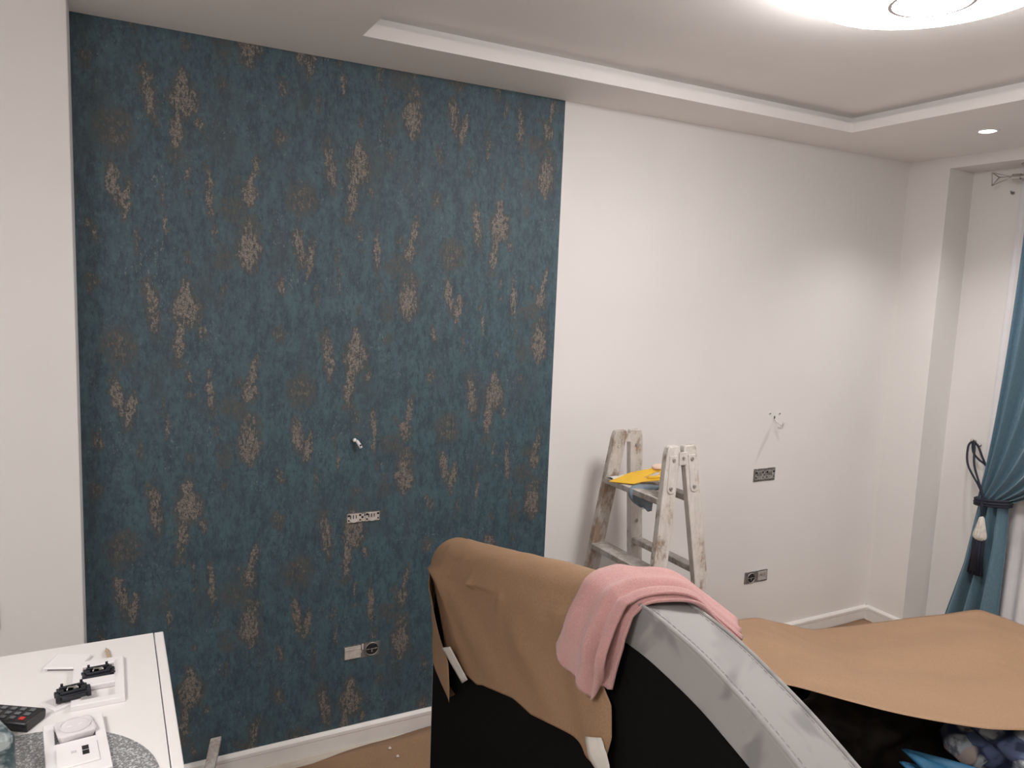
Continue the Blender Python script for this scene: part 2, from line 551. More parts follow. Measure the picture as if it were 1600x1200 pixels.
# ================================================================== ROOM
XR = 3.82; XN = 4.02; XL = -2.0; YF = -3.9; HC = 2.5
WPW = 1.692
struct(box((XL - .1, YF - .1, -0.1), (4.3, 0.1, 0)).build('floor', 'floor'))
wb = struct(box((XL, 0, 0), (4.3, 0.12, 2.62)).build('wall_back', 'wall_marked'))
paper = box((0.0, -0.0015, 0.078), (WPW, 0.0005, HC)).build('wallpaper', 'wallpaper', wb)
paper['label'] = 'teal wallpaper with distressed bronze patches'
wl = MB()
wl.box((XL - .12, YF, 0), (XL, 0, 2.62))
wl.box((XL, -0.2, 0), (0.0, 0, 2.62))
struct(wl.build('wall_left', 'wall', bevel=0.003))
struct(box((XL - .12, YF - .12, 0), (4.3, YF, 2.62)).build('wall_front', 'wall'))
wr = MB()
wr.box((XR, -0.223, 0), (4.3, 0, 2.62))
wr.box((XR, -2.6, 2.445), (4.3, -0.223, 2.62))
wr.box((XR, YF, 0), (4.3, -2.6, 2.62))
wr.box((XN, -0.58, 0), (4.3, -0.223, 2.445))
wr.box((XN, -2.6, 0), (4.3, -2.0, 2.445))
wr.box((XN, -2.0, 2.25), (4.3, -0.58, 2.445))
wr.box((XN, -2.0, 0), (4.3, -0.58, 0.9))
struct(wr.build('wall_right', 'wall'))
# ceiling with stepped tray
TX0, TX1, TY0, TY1 = 0.785, 2.994, -2.54, -0.293
c = MB()
def ring(b, x0, x1, y0, y1, z0, z1):
    b.box((XL - .1, y1, z0), (4.3, 0.1, z1))
    b.box((XL - .1, YF - .1, z0), (4.3, y0, z1))
    b.box((XL - .1, y0, z0), (x0, y1, z1))
    b.box((x1, y0, z0), (4.3, y1, z1))
ring(c, TX0, TX1, TY0, TY1, HC, 2.54)
ring(c, TX0 - .05, TX1 + .05, TY0 - .05, TY1 + .05, 2.54, 2.576)
c.box((XL - .1, YF - .1, 2.576), (4.3, 0.1, 2.64))
struct(c.build('ceiling', 'ceiling'))
# baseboards with a moulded top
def baseboard(name, p0, p1, nrm):
    p0 = Vector(p0); p1 = Vector(p1); nrm = Vector(nrm)
    prof = [(0, 0), (0.014, 0), (0.014, 0.052), (0.0135, 0.055), (0.016, 0.058), (0.016, 0.070), (0.011, 0.076), (0.006, 0.080), (0, 0.080)]
    b = MB()
    b.hexa([p0 + nrm * d + Vector((0, 0, z)) for d, z in prof], [p1 + nrm * d + Vector((0, 0, z)) for d, z in prof])
    return struct(b.build(name, 'trim'))
baseboard('baseboard_back', (0, 0, 0), (XR, 0, 0), (0, -1, 0))
baseboard('baseboard_right', (XR, 0, 0), (XR, -0.223, 0), (-1, 0, 0))
baseboard('baseboard_left', (0, -0.2, 0), (XL, -0.2, 0), (0, -1, 0))
# window in the niche
w = MB()
for lo, hi in (((4.12, -2.0, 0.9), (4.2, -1.93, 2.25)), ((4.12, -0.65, 0.9), (4.2, -0.58, 2.25)), ((4.12, -1.93, 2.18), (4.2, -0.65, 2.25)), ((4.12, -1.93, 0.9), (4.2, -0.65, 0.97)), ((4.12, -1.25, .97), (4.2, -1.19, 2.18))):
    w.box(lo, hi)
win = struct(w.build('window_1', 'white_plastic', bevel=0.004))
for y0, y1 in ((-1.93, -1.25), (-1.19, -0.65)):
    s = MB()
    s.box((4.105, y0, .97), (4.16, y0 + .08, 2.18)); s.box((4.105, y1 - .08, .97), (4.16, y1, 2.18))
    s.box((4.105, y0 + .08, .97), (4.16, y1 - .08, 1.05)); s.box((4.105, y0 + .08, 2.10), (4.16, y1 - .08, 2.18))
    sa = s.build('sash', 'white_plastic', win, bevel=0.003)
    box((4.128, y0 + .08, 1.05), (4.136, y1 - .08, 2.10)).build('pane', 'glass_dark', sa)
box((4.0, -1.985, 0.885), (4.119, -0.595, 0.9)).build('sill', 'white_plastic', win, bevel=0.003)

# ================================================================== LIGHTS
def flush_lamp(x, y, zc, label):
    """round flush fitting whose top sits on the ceiling at zc"""
    lamp = thing('ceiling_lamp', label, 'lamp', (x, y, zc), group='round flush ceiling lamps')
    d = zc - 2.576
    MB().lathe((x, y, d), [(0, 2.576), (.262, 2.576), (.268, 2.572), (.268, 2.545), (0, 2.545)], 64).build('housing', 'white_plastic', lamp, smooth='auto')
    MB().lathe((x, y, d), [(0, 2.546), (.276, 2.546), (.281, 2.535), (.281, 2.515), (.274, 2.505), (.25, 2.499), (.18, 2.489), (.1, 2.4805), (0, 2.477)], 72).build('diffuser', 'lamp_light', lamp, smooth='auto')
    rp = [(.088, 2.482), (.088, 2.475), (.097, 2.475), (.097, 2.483), (.088, 2.482)]
    MB().lathe((x, y, d), rp, 64).build('accent_ring', 'white_plastic', lamp, smooth='auto')
flush_lamp(1.858, -1.415, 2.576, 'large round white flush ceiling lamp lit in the middle of the tray ceiling')
flush_lamp(-0.75, -2.35, 2.5, 'round white flush ceiling lamp over the open area left of the cabinet')
def downlight(x, y, label):
    t = thing('downlight', label, 'light', (x, y, HC), group='recessed ceiling spots')
    MB().lathe((x, y, 0), [(.030, 2.5005), (.046, 2.5005), (.046, 2.497), (.043, 2.4955), (.034, 2.4955), (.030, 2.499), (.030, 2.5005)], 40).build('bezel', 'white_plastic', t, smooth='auto')
    MB().lathe((x, y, 0), [(0, 2.4992), (.030, 2.4992), (.030, 2.4958), (.02, 2.493), (0, 2.492)], 32).build('lens', 'spot_light', t, smooth='auto')
    ld = bpy.data.lights.new('downlight_beam', 'SPOT')
    ld.energy = 26.0; ld.spot_size = math.radians(120); ld.spot_blend = 0.8; ld.shadow_soft_size = 0.03
    ld.color = (1.0, 0.95, 0.92)
    lo = bpy.data.objects.new('downlight_beam', ld)
    COL.objects.link(lo); lo.parent = t; lo.location = (0, 0, -0.02)
downlight(3.379, -0.658, 'small round recessed ceiling spot lit near the window niche')
downlight(3.379, -1.55, 'added fill spot recessed in the ceiling above the middle of the window, outside the picture')  # unseen spot, added to brighten the right wall and niche
downlight(3.379, -2.45, 'added fill spot recessed in the ceiling at the near end of the window side, outside the picture')  # another unseen spot added for more light on the window side

# ================================================================== FLOOR PAPER
def sheet(name, x0, x1, y0, y1, z, nx, ny, amp, label, cat='paper', edge=0.01):
    rows = []
    for j in range(ny + 1):
        row = []
        for i in range(nx + 1):
            x = x0 + (x1 - x0) * i / nx; y = y0 + (y1 - y0) * j / ny
            if j == ny:
                y += edge * nz(x * 4, 3.3) + interp(x, [(.35, -.10), (.7, -.05), (.95, -.012), (1.2, 0)])
            row.append((x, y, z + amp * abs(nz(x * 3, y * 3, 1.7))))
        rows.append(row)
    o = MB().grid(rows).build(name, 'kraft', org=((x0 + x1) / 2, (y0 + y1) / 2, 0), smooth=True, solid=0.0012)
    return tag(o, label, cat)
sheet('floor_paper', 0.36, 2.3, -1.2, -0.022, 0.004, 40, 24, 0.008, 'brown kraft paper laid on the floor below the teal wallpaper', edge=0.012)
sheet('floor_paper', 2.32, 3.79, -0.95, -0.02, 0.004, 40, 24, 0.006, 'brown kraft paper laid on the floor in the corner by the white walls', edge=0.01)
for i, (x, y, s) in enumerate(((0.99, -0.10, .006), (1.0, -0.16, .0055))):
    o = MB().hexa([(x - s, y - s * .6, .011), (x + s, y - s, .011), (x + s * .7, y + s, .011), (x - s * .8, y + s * .7, .011)], [(x - s * .4, y - s * .3, .017), (x + s * .5, y - s * .4, .018), (x + s * .3, y + s * .5, .017), (x - s * .3, y + s * .4, .016)]).build('plaster_crumb', 'crumb', org=(x, y, .011))
    tag(o, ('tiny white plaster crumb on the floor paper, the one nearer the baseboard', 'tiny white plaster crumb on the floor paper, the one nearer the black headboard back')[i], 'crumb', 'plaster crumbs on the floor paper')

# weathered batten leaning on the wall beside the white cabinet
bt = MB()
a0 = Vector((0.275, -0.36, 0.0)); a1 = Vector((0.382, -0.035, 0.168))
ax = (a1 - a0).normalized(); sd = Vector((ax.y, -ax.x, 0)).normalized(); un = sd.cross(ax).normalized()
bot = [a0 + sd * sx * .017 + un * sy * .009 + Vector((0, 0, .012)) for sx, sy in ((-1, -1), (1, -1), (1, 1), (-1, 1))]
top = [a1 + sd * sx * .017 + un * sy * .009 + ax * (sx * .004) for sx, sy in ((-1, -1), (1, -1), (1, 1), (-1, 1))]
bt.hexa(bot, top)
tag(bt.build('wooden_batten', 'batten', org=(0.275, -0.36, 0), bevel=0.002), 'weathered grey wooden batten leaning on the wall beside the white cabinet', 'batten')

# ================================================================== WALL BOXES
def wallbox(name, label, x, z, w_, h_, group=None, cat='socket'):
    t = thing(name, label, cat, (x, 0, z), group=group)
    b = MB()
    rows = 14
    lo = []; 
    # ragged cut edge plate
    pts = []
    for k in range(rows): pts.append((x - w_ / 2 + w_ * k / rows, z - h_ / 2 + .0025 * nz(k * 1.7, x * 9)))
    for k in range(5): pts.append((x + w_ / 2 + .0025 * nz(k * 2.1, z * 7), z - h_ / 2 + h_ * k / 5))
    for k in range(rows): pts.append((x + w_ / 2 - w_ * k / rows, z + h_ / 2 + .0025 * nz(k * 1.3, x * 5)))
    for k in range(5): pts.append((x - w_ / 2 + .0025 * nz(k * 1.1, z * 3), z + h_ / 2 - h_ * k / 5))
    b.hexa([(p[0], 0.001, p[1]) for p in pts], [(p[0], -0.0025, p[1]) for p in pts])
    b.build('cut_edge', 'grey_edge', t)
    return t
def wbx(t, name, mat, x0, x1, z0, z1, d0, d1, bevel=0.0008):
    return box((x0, -d1, z0), (x1, -d0, z1)).build(name, mat, t, bevel=bevel)
def disc(t, name, mat, x, z, r, d0, d1, n=24, r1=None):
    return MB().cyl((x, -d0, z), (x, -d1, z), r, r1, n).build(name, mat, t, smooth='auto')
def mech_double(t, x, z, w_, h_, plate, hole='dark_hole'):
    for sx in (-1, 1):
        cx = x + sx * w_ * .26
        m = wbx(t, 'mechanism', plate, cx - w_ * .20, cx + w_ * .20, z - h_ * .42, z + h_ * .40, .0025, .006)
        for dx in (-.11, -.03, .05):
            wbx(m, 'terminal_slot', hole, cx + dx * w_ - .0016, cx + dx * w_ + .0016, z - h_ * .05, z + h_ * .28, .005, .0066, 0)
        for dx in (-.16, .16):
            disc(m, 'screw', hole, cx + dx * w_, z - h_ * .2, .0034, .005, .0068, 12)
            wbx(m, 'claw', hole, cx + dx * w_ - .004, cx + dx * w_ + .004, z + h_ * .16, z + h_ * .34, .005, .0072, 0)
        arc = [(cx + .018 * math.cos(a), -.0066, z - h_ * .12 + .012 * math.sin(a)) for a in np.linspace(math.pi * 1.05, math.pi * 1.95, 10)]
        MB().tube(arc, .0016, 6).build('spring_clip', 'steel', m, smooth=True)
    wbx(t, 'bridge', plate, x - w_ * .055, x + w_ * .055, z - h_ * .38, z + h_ * .30, .0025, .0045)
    disc(t, 'screw', hole, x - w_ * .03, z + h_ * .02, .0042, .004, .0052, 12)
    disc(t, 'screw', hole, x + w_ * .035, z + h_ * .2, .003, .004, .0052, 12)
def mech_round(t, x, z, r, ring):
    disc(t, 'socket_well', 'dark_hole', x, z, r, .0025, .0035, 28)
    MB().tube([(x + r * math.cos(a), -.0042, z + r * .95 * math.sin(a)) for a in np.linspace(0, 2 * math.pi, 33)], .0022, 6, cap=False).build('socket_ring', ring, t, smooth=True)
    w_ = MB()
    w_.box((x - r * .85, -.0055, z - .001), (x + r * .85, -.0034, z + .002))
    w_.box((x - .002, -.0055, z - r * .5), (x + .002, -.0034, z - .002))
    w_.build('bridge', 'galv', t, bevel=.0006)
    wbx(t, 'contact_block', 'mech', x - r * .7, x + r * .7, z + r * .25, z + r * .7, .003, .0048)
    for dx in (-.32, .34):
        disc(t, 'contact_hole', 'dark_hole', x + dx * r, z + r * .22, .0035, .004, .0062, 12)

t = wallbox('socket_box', 'narrow uncovered double wall box on the teal wallpaper, upper of two', .902, .8945, .132, .038)
mech_double(t, .902, .8945, .132, .040, 'old_white')
t = wallbox('socket_box', 'uncovered wall box with blank plate and round socket, low on the teal wallpaper', .905, .373, .138, .056)
wbx(t, 'blank_plate', 'old_white', .839, .900, .349, .396, .0025, .0075)
wbx(t, 'plate_ridge', 'old_white', .845, .897, .383, .388, .007, .009)
wbx(t, 'spacer', 'old_white', .904, .911, .376, .399, .0025, .006)
wbx(t, 'spacer', 'old_white', .897, .905, .366, .374, .0025, .006)
mech_round(t, .944, .373, .0255, 'steel')
t = wallbox('socket_box', 'uncovered double wall box of bare metal on the white wall, upper of two', 2.9425, .895, .145, .064)
mech_double(t, 2.9425, .895, .140, .056, 'galv')
t = wallbox('socket_box', 'uncovered wall box with round black socket, low on the white wall', 2.942, .369, .155, .058)
mech_round(t, 2.908, .367, .0255, 'steel')
wbx(t, 'blank_plate', 'plaster', 2.952, 3.012, .347, .393, .0025, .007)
wbx(t, 'plate_recess', 'galv', 2.965, 3.006, .371, .386, .0065, .0075)

# cable stub through wallpaper
t = thing('cable_stub', 'short white cable end poking out of the teal wallpaper', 'cable', (.872, 0, 1.18))
MB().tube([(.872, .004, 1.183), (.873, -.012, 1.181), (.879, -.02, 1.170), (.884, -.021, 1.160)], .006, 10).build('sheath', 'white_plastic', t, smooth=True)
MB().tube([(.866, .004, 1.187), (.863, -.01, 1.187), (.860, -.013, 1.190)], .0065, 10).build('sheath', 'white_plastic', t, smooth=True)
MB().ball((.880, -.0265, 1.171), .0035).build('core', 'black_plastic', t, smooth=True)
# plugs and cable on the white wall
for x, z, side in ((2.9486, 1.202, 'left'), (3.0146, 1.1994, 'right')):
    t = thing('wall_plug', side + ' one of two tiny grey wall plugs above the bare metal box', 'wall plug', (x, 0, z), group='wall plugs')
    MB().cyl((x, .001, z), (x, -.002, z), .0075, n=16).build('filler_patch', 'trim', t, smooth='auto')
    MB().cyl((x, -.001, z), (x, -.004, z), .0042, .0036, n=12).build('plug', 'galv', t, smooth='auto')
t = thing('wall_cable', 'thin white cable curling out of a hole in the white wall', 'cable', (2.982, 0, 1.18))
MB().ball((2.9815, -.001, 1.181), .0065, (.8, .4, 1.3)).build('hole', 'grey_edge', t, smooth=True)
MB().tube(smooth_path([(2.9815, .004, 1.178), (2.983, -.012, 1.165), (2.995, -.02, 1.150), (3.012, -.02, 1.143), (3.024, -.018, 1.149), (3.028, -.017, 1.162)], 6), .0026, 8).build('cord', 'clear_white', t, smooth=True)
MB().tube([(3.018, -.02, 1.142), (3.0265, -.019, 1.151), (3.026, -.018, 1.158)], .0045, 8).build('tip', 'old_white', t, smooth=True)
# switch at the left edge
t = thing('wall_switch', 'white wall switch on the protruding white wall at the left picture edge', 'switch', (-.243, -.2, .785))
box((-.283, -.2095, .745), (-.2045, -.2, .825)).build('frame', 'white_plastic', t, bevel=.003)
box((-.271, -.213, .757), (-.2165, -.209, .813)).build('rocker', 'white_plastic', t, bevel=.002)

# ================================================================== LADDER
lad = thing('step_ladder', 'paint-crusted wooden double step ladder standing behind the bed headboard', 'ladder', (1.964, -.335, 0))
ZT = 1.2
def railx(sx, z):
    return 1.964 + sx * (.037 + .127 * (ZT - z))
def raily(sy, z):  # outer-near face for near rails, near face for far rails
    return (-.51 - .075 * (ZT - z)) if sy < 0 else (-.18 + .075 * (ZT - z))
RAILS = {}
for sx in (-1, 1):
    for sy in (-1, 1):
        b = MB()
        hw = .0315
        prev = None
        zs = [0.0, .3, .6, .9, 1.1, 1.17, 1.193, ZT]
        V = []
        for z in zs:
            k = hw if z < 1.18 else (hw - .004 if z < 1.199 else hw - .010)
            cx = railx(sx, z); y0 = raily(sy, z); y1 = y0 + .028
            V.append([(cx - k, y0, z), (cx + k, y0, z), (cx + k, y1, z), (cx - k, y1, z)])
        vv = [[b.bm.verts.new(p) for p in r] for r in V]
        for A, Bq in zip(vv, vv[1:]):
            for i in range(4):
                b.bm.faces.new((A[i], A[(i + 1) % 4], Bq[(i + 1) % 4], Bq[i]))
        b.bm.faces.new(vv[0][::-1]); b.bm.faces.new(vv[-1])
        r = b.build('rail', 'ladder_white' if (sy < 0 or sx > 0) else 'ladder_wood', lad, bevel=.003)
        RAILS[(sx, sy)] = r
        # bolt heads in the outer/near face
        for z in (1.135, .86 if sx < 0 else .80):
            if sy > 0:
                MB().cyl((railx(sx, z), raily(1, z) + .002, z), (railx(sx, z), raily(1, z) - .0035, z), .009, .007, 12).build('bolt_head', 'galv' if sx > 0 else 'ladder_wood', r, smooth='auto')
for sx in (-1, 1):
    for z in (1.005, .725, .445, .165):
        cx = railx(sx, z)
        dpt = .040 if sx < 0 else .022
        y0 = raily(-1, z) + .024; y1 = raily(1, z) + .004
        box((cx - dpt + (.004 if sx < 0 else 0), y0, z - .024), (cx + dpt, y1, z)).build('step', 'ladder_step', lad, bevel=.003)
# metal straps on the near rails, rounded at the lower end
for sx in (-1, 1):
    pts = []
    for a in np.linspace(math.pi, 2 * math.pi, 9):
        zc = 1.043; pts.append((railx(sx, zc) + (.004 if sx < 0 else -.0) + .019 * math.cos(a), zc + .019 * math.sin(a)))
    pts += [(railx(sx, 1.15) + .017, 1.165), (railx(sx, 1.15) - .017, 1.165)]
    off = lambda z: raily(-1, z)
    st = MB().hexa([(x, off(z) + .0005, z) for x, z in pts], [(x, off(z) - .0035, z) for x, z in pts]).build('hinge_strap', 'ladder_white', lad, bevel=.001)
    for z in (1.045, 1.150):
        MB().cyl((railx(sx, z), off(z) - .003, z), (railx(sx, z), off(z) - .008, z), .0085, .006, 12).build('bolt_head', 'galv', st, smooth='auto')
hp = box((1.964 - .018, -.5195, 1.128), (1.964 + .016, -.514, 1.178)).build('hinge_plate', 'ladder_white', lad, bevel=.002)
MB().cyl((1.964, -.519, 1.156), (1.964, -.524, 1.156), .006, .0045, 12).build('bolt_head', 'galv', hp, smooth='auto')
box((1.964 - .03, -.176, 1.15), (1.964 + .03, -.170, 1.185)).build('hinge_plate', 'ladder_white', lad, bevel=.002)
MB().tube([(1.93, -.36, .42), (1.964, -.36, .40), (2.0, -.36, .42)], .0 + .003, 6).build('spreader_cord', 'galv', lad, smooth=True)

# things lying on the ladder's top step
o = thing('smoothing_spatula', 'flat yellow plastic wallpaper spatula lying on the ladder top step', 'spatula', (1.95, -.29, 1.008))
outl = [(1.831, -.242, 1.010), (1.902, -.312, 1.011), (1.932, -.318, 1.018), (1.955, -.335, 1.024), (2.0, -.372, 1.034), (2.06, -.30, 1.048), (2.032, -.258, 1.052), (1.952, -.218, 1.031)]
hole = [(1.962, -.292, 1.0265), (1.972, -.300, 1.0285), (2.02, -.315, 1.0385), (2.045, -.292, 1.0445), (2.035, -.283, 1.044), (2.0, -.289, 1.036)]
MB().poly(outl, hole).build('blade', 'yellow', o, solid=.003)
MB().tube(smooth_path([(1.968, -.310, 1.030), (1.985, -.334, 1.036), (2.012, -.342, 1.042), (2.045, -.318, 1.05)], 5), [.004] + [.008] * 13 + [.005, .004], 8).build('grip', 'yellow', o, smooth=True)
o = tag(MB().ball((2.058, -.268, 1.058), .03, (1.1, .9, .42), 18, 12).build('foam_pad', 'peach', org=(2.058, -.268, 1.046), smooth=True), 'pale peach foam pad behind the yellow spatula on the ladder', 'sponge')
o = thing('crumpled_wrapper', 'white crumpled wrapper with blue print at the far end of the ladder step', 'wrapper', (1.905, -.165, 1.006))
b = MB()
rows = []
for j in range(7):
    rows.append([(1.868 + .016 * i, -.235 + .011 * j, 1.008 + .012 * abs(nz(i * .9, j * .8, 4)) + .006 * (1 - abs(j - 3) / 3)) for i in range(7)])
b.grid(rows).build('foil', 'wrapper', o, smooth=True, solid=.001)
MB().tube([(1.955, -.215, 1.026), (1.968, -.216, 1.030), (1.974, -.218, 1.024)], .0045, 6).build('printed_flap', 'blue_print', o, smooth=True)
# rag over the step edge
o = thing('cleaning_rag', 'grey-blue rag hanging from the ladder step under the yellow spatula', 'rag', (1.92, -.355, 1.0))
L = [(1.93, -.315, 1.0095), (1.885, -.322, 1.0085), (1.862, -.336, .998), (1.862, -.338, .975), (1.880, -.342, .950), (1.905, -.350, .932), (1.918, -.357, .924)]
R = [(1.99, -.382, 1.013), (1.962, -.392, 1.011), (1.945, -.394, .995), (1.944, -.385, .975), (1.950, -.375, .950), (1.952, -.370, .93), (1.950, -.372, .911)]
Lp = resample(smooth_path(L, 6), 20); Rp = resample(smooth_path(R, 6), 20)
rows = []
for j, (p, q_) in enumerate(zip(Lp, Rp)):
    row = []
    for i in range(15):
        s = i / 14
        p_ = p.lerp(q_, s)
        p_ = p_ + Vector((-.6, -.7, 0)) * (.011 * math.sin(s * 9.5 + j * .12) * min(1, j / 6)) + Vector((-.6, -.8, 0)) * (.012 * math.sin(math.pi * s) * min(1, j / 5))
        row.append(p_)
    rows.append(row)
MB().grid(rows).build('cloth', 'rag', o, smooth=True, solid=.0025)
MB().hexa([(1.898, -.362, .922), (1.914, -.368, .925), (1.912, -.366, .931), (1.902, -.362, .930)], [(1.898, -.364, .922), (1.914, -.370, .925), (1.912, -.368, .931), (1.902, -.364, .930)]).build('care_tag', 'wrapper', o)

# ================================================================== BED
HX0, HX1 = 0.97, 1.07
prof = [(-.548, .93), (-.556, .938), (-.575, .958), (-.62, .970), (-.70, .985), (-.85, 1.016), (-1.0, 1.048), (-1.15, 1.081), (-1.30, 1.115), (-1.42, 1.143), (-1.50, 1.157), (-1.58, 1.158), (-1.67, 1.147), (-1.74, 1.134), (-1.80, 1.117), (-1.88, 1.091), (-1.95, 1.063), (-2.05, 1.018), (-2.2, .94), (-2.35, .85), (-2.47, .765)]
PS = [(p.y, p.z) for p in smooth_path([(0, y, z) for y, z in prof[1:]], 6)]
def profz(y):
    return interp(y, PS)
bed = thing('bed', 'upholstered grey velvet bed with arched headboard seen from its black back', 'bed', (2.0, -1.5, 0))
ring_ = [(-.548, .06)] + [(-.548, .915)] + PS + [(-2.482, .755), (-2.482, .06)]
MB().hexa([(HX0, y, z) for y, z in ring_], [(HX1, y, z) for y, z in ring_]).build('headboard', 'velvet', bed, bevel=.008, bseg=3)
# black back cloth, inset from the velvet edge
inset = [(-.5545, .05), (-.5545, .87)]
for y, z in PS:
    if y < -.60 and y > -2.40:
        i0 = profz(y + .01); i1 = profz(y - .01)
        n = Vector((0, (i1 - i0), .02)).normalized()
        inset.append((y + 0.0 * n.y, z - .092))
inset += [(-2.42, .66), (-2.45, .05)]
MB().hexa([(HX0 + .001, y, z) for y, z in inset], [(HX0 - .003, y, z) for y, z in inset]).build('back_cloth', 'black_cloth', bed)['label'] = 'black backing cloth'
for X in (HX0 + .002, HX1 - .002):
    MB().tube([(X, -.55, .10), (X, -.55, .915)] + [(X, y, z - .0005) for y, z in PS] + [(X, -2.48, .74), (X, -2.48, .1)], .0042, 8).build('piping', 'velvet', bed, smooth=True)
# stitch line beside the piping, on the top face and on the back border
def stitches(X, dz):
    b = MB()
    for i in range(0, len(PS) - 1):
        y0, z0 = PS[i]; y1, z1 = PS[i + 1]
        if y0 > -1.5 or y0 < -2.2:
            continue
        n = max(1, int(abs(y1 - y0) / .010))
        for k in range(n):
            ta = (k + .1) / n; tb = (k + .75) / n
            b.tube([(X, y0 + (y1 - y0) * ta, z0 + (z1 - z0) * ta + dz), (X, y0 + (y1 - y0) * tb, z0 + (z1 - z0) * tb + dz)], .0009, 4)
    o = b.build('stitching', 'galv', bed); o['kind'] = 'stuff'
stitches(HX0 + .011, .0003)
stitches(HX1 - .011, .0003)
# frame
for y0, y1 in ((-.80, -.735), (-2.40, -2.335)):
    box((HX1, y0, .08), (3.12, y1, .40)).build('side_rail', 'velvet', bed, bevel=.012, bseg=3)
box((3.12, -2.40, .08), (3.18, -.735, .42)).build('footboard', 'velvet', bed, bevel=.012, bseg=3)
box((HX1 + .001, -2.334, .10), (3.119, -.801, .13)).build('storage_base', 'bed_black', bed)
MB().box((HX1 + .0005, -2.33, .13), (HX1 + .006, -.805, .60)).build('headboard_lining', 'bed_black', bed)
box((HX1 + .01, -.812, .13), (3.115, -.802, .395)).build('rail_lining', 'bed_black', bed)
for x in (1.12, 3.1):
    for y in (-.79, -2.35):
        MB().cyl((x, y, 0), (x, y, .085), .02, .028, 14).build('leg', 'black_plastic', bed, smooth='auto')

# --- paper over the headboard
hem = [(-.60, .66), (-.70, .66), (-.762, .668), (-.844, .668), (-.90, .672), (-.945, .69), (-1.0, .705), (-1.055, .719), (-1.123, .737), (-1.218, .746), (-1.33, .78), (-1.40, .798), (-1.454, .807), (-1.50, .800)]
kp = thing('kraft_paper_cover', 'crinkled brown kraft paper folded over the headboard top and taped on its back', 'paper', (1.02, -1.05, .6))
def yl(z):   # far edge of the main sheet on the back face
    return interp(z, [(.60, -.70), (.70, -.66), (.80, -.60), (.90, -.565), (.95, -.572), (1.2, -.572)])
def yr(z):
    return interp(z, [(.78, -1.500), (.81, -1.513), (.876, -1.527), (.937, -1.515), (.96, -1.488), (1.2, -1.44)])
NCOL, NB, NTP = 90, 56, 12
RC = .074
def crease(y, z, p, q, w_, h_):
    """a soft ridge along the segment p-q"""
    py, pz = p; qy, qz = q
    L2 = (qy - py) ** 2 + (qz - pz) ** 2
    t_ = max(0, min(1, ((y - py) * (qy - py) + (z - pz) * (qz - pz)) / L2))
    d2 = (y - py - t_ * (qy - py)) ** 2 + (z - pz - t_ * (qz - pz)) ** 2
    return h_ * math.exp(-d2 / (w_ * w_)) * (1 - .5 * t_)
CREASES = [((-.60, .93), (-.95, .76), .05, .016), ((-.62, .92), (-.80, .70), .035, .012), ((-1.25, 1.02), (-.98, .80), .06, .012),
           ((-.80, 1.0), (-.88, .955), .012, 0.0119), ((-.88, .955), (-.90, .985), .010, 0.0102), ((-.86, .965), (-1.0, .985), .014, 0.0102),
           ((-.70, .98), (-.73, .93), .012, 0.0085), ((-1.05, .98), (-1.02, .93), .014, 0.0102), ((-.93, 1.03), (-1.12, 1.05), .016, 0.0085),
           ((-1.33, 1.05), (-1.45, .82), .04, .012), ((-1.15, .90), (-1.30, .80), .05, .010)]
cols = []
for i in range(NCOL + 1):
    c_ = i / NCOL
    colp = []
    ya = yl(.68) + (yr(.81) - yl(.68)) * c_
    zh = interp(ya, hem)
    yt = -.562 + (-1.46 + .562) * c_
    zt = profz(yt)
    cx_, cz_ = HX0 + .042, zt - .050
    end = min(1, (1 - c_) / .30, (c_ + .02) / .06)
    rc = (.063 if c_ < .1 else .0662) + (RC - .0662) * end
    zj = cz_ - .01          # where the arc over the top begins
    for j in range(NB + 1):
        s_ = j / NB
        z = zh + (zj - zh) * s_
        y = yl(z) + (yr(z) - yl(z)) * c_
        # blend from the hanging hem to the start of the arc
        d = (.010 + .012 * (1 - s_) * (.7 + .6 * nz(y * 4, .5))) * (1 - s_ ** 2) + (rc - .042) * s_ ** 2
        d += .006 * nz(y * 6 + z * 3, z * 5, 2.2) * (1 - s_ * .7)
        for (p, q_, w_, h_) in CREASES:
            d += crease(y, z, p, q_, w_, h_)
        d += .014 * math.exp(-((c_ - .96) / .04) ** 2) * (1 - s_)
        colp.append(Vector((HX0 - max(.0065, d), y, z)))
    for j in range(1, NTP + 1):
        a = math.pi - (math.pi / 2 + .75) * j / NTP + .13
        colp.append(Vector((cx_ + rc * math.cos(a), yt, cz_ + rc * math.sin(a) + .003 * nz(yt * 11, a * 2, 3))))
    last = colp[-1]
    for j in range(1, 9):
        colp.append(Vector((max(HX1 + .008, last.x + .004 * j), yt, last.z - .30 * j / 8)))
    cols.append(colp)
cap = []
for k, p in enumerate(cols[0]):
    ctr = Vector((HX0 + .05, p.y, p.z if k <= NB else max(p.z - .02, profz(-.575) - .05)))
    q_ = p.lerp(ctr, .35); q_.y = min(p.y + .016, -.5405)
    cap.append(q_)
cap2 = [Vector((HX0 + .05, -.5405, p.z - .006)) for p in cap]
MB().grid([cap2, cap] + cols).build('main_sheet', 'kraft', kp, smooth=True, solid=.0008)
def paper_x(y, z):
    best = 9; bx_ = HX0
    for col_ in cols:
        for p in col_[:NB + 1]:
            d2 = (p.y - y) ** 2 + (p.z - z) ** 2
            if d2 < best:
                best = d2; bx_ = p.x
    return bx_
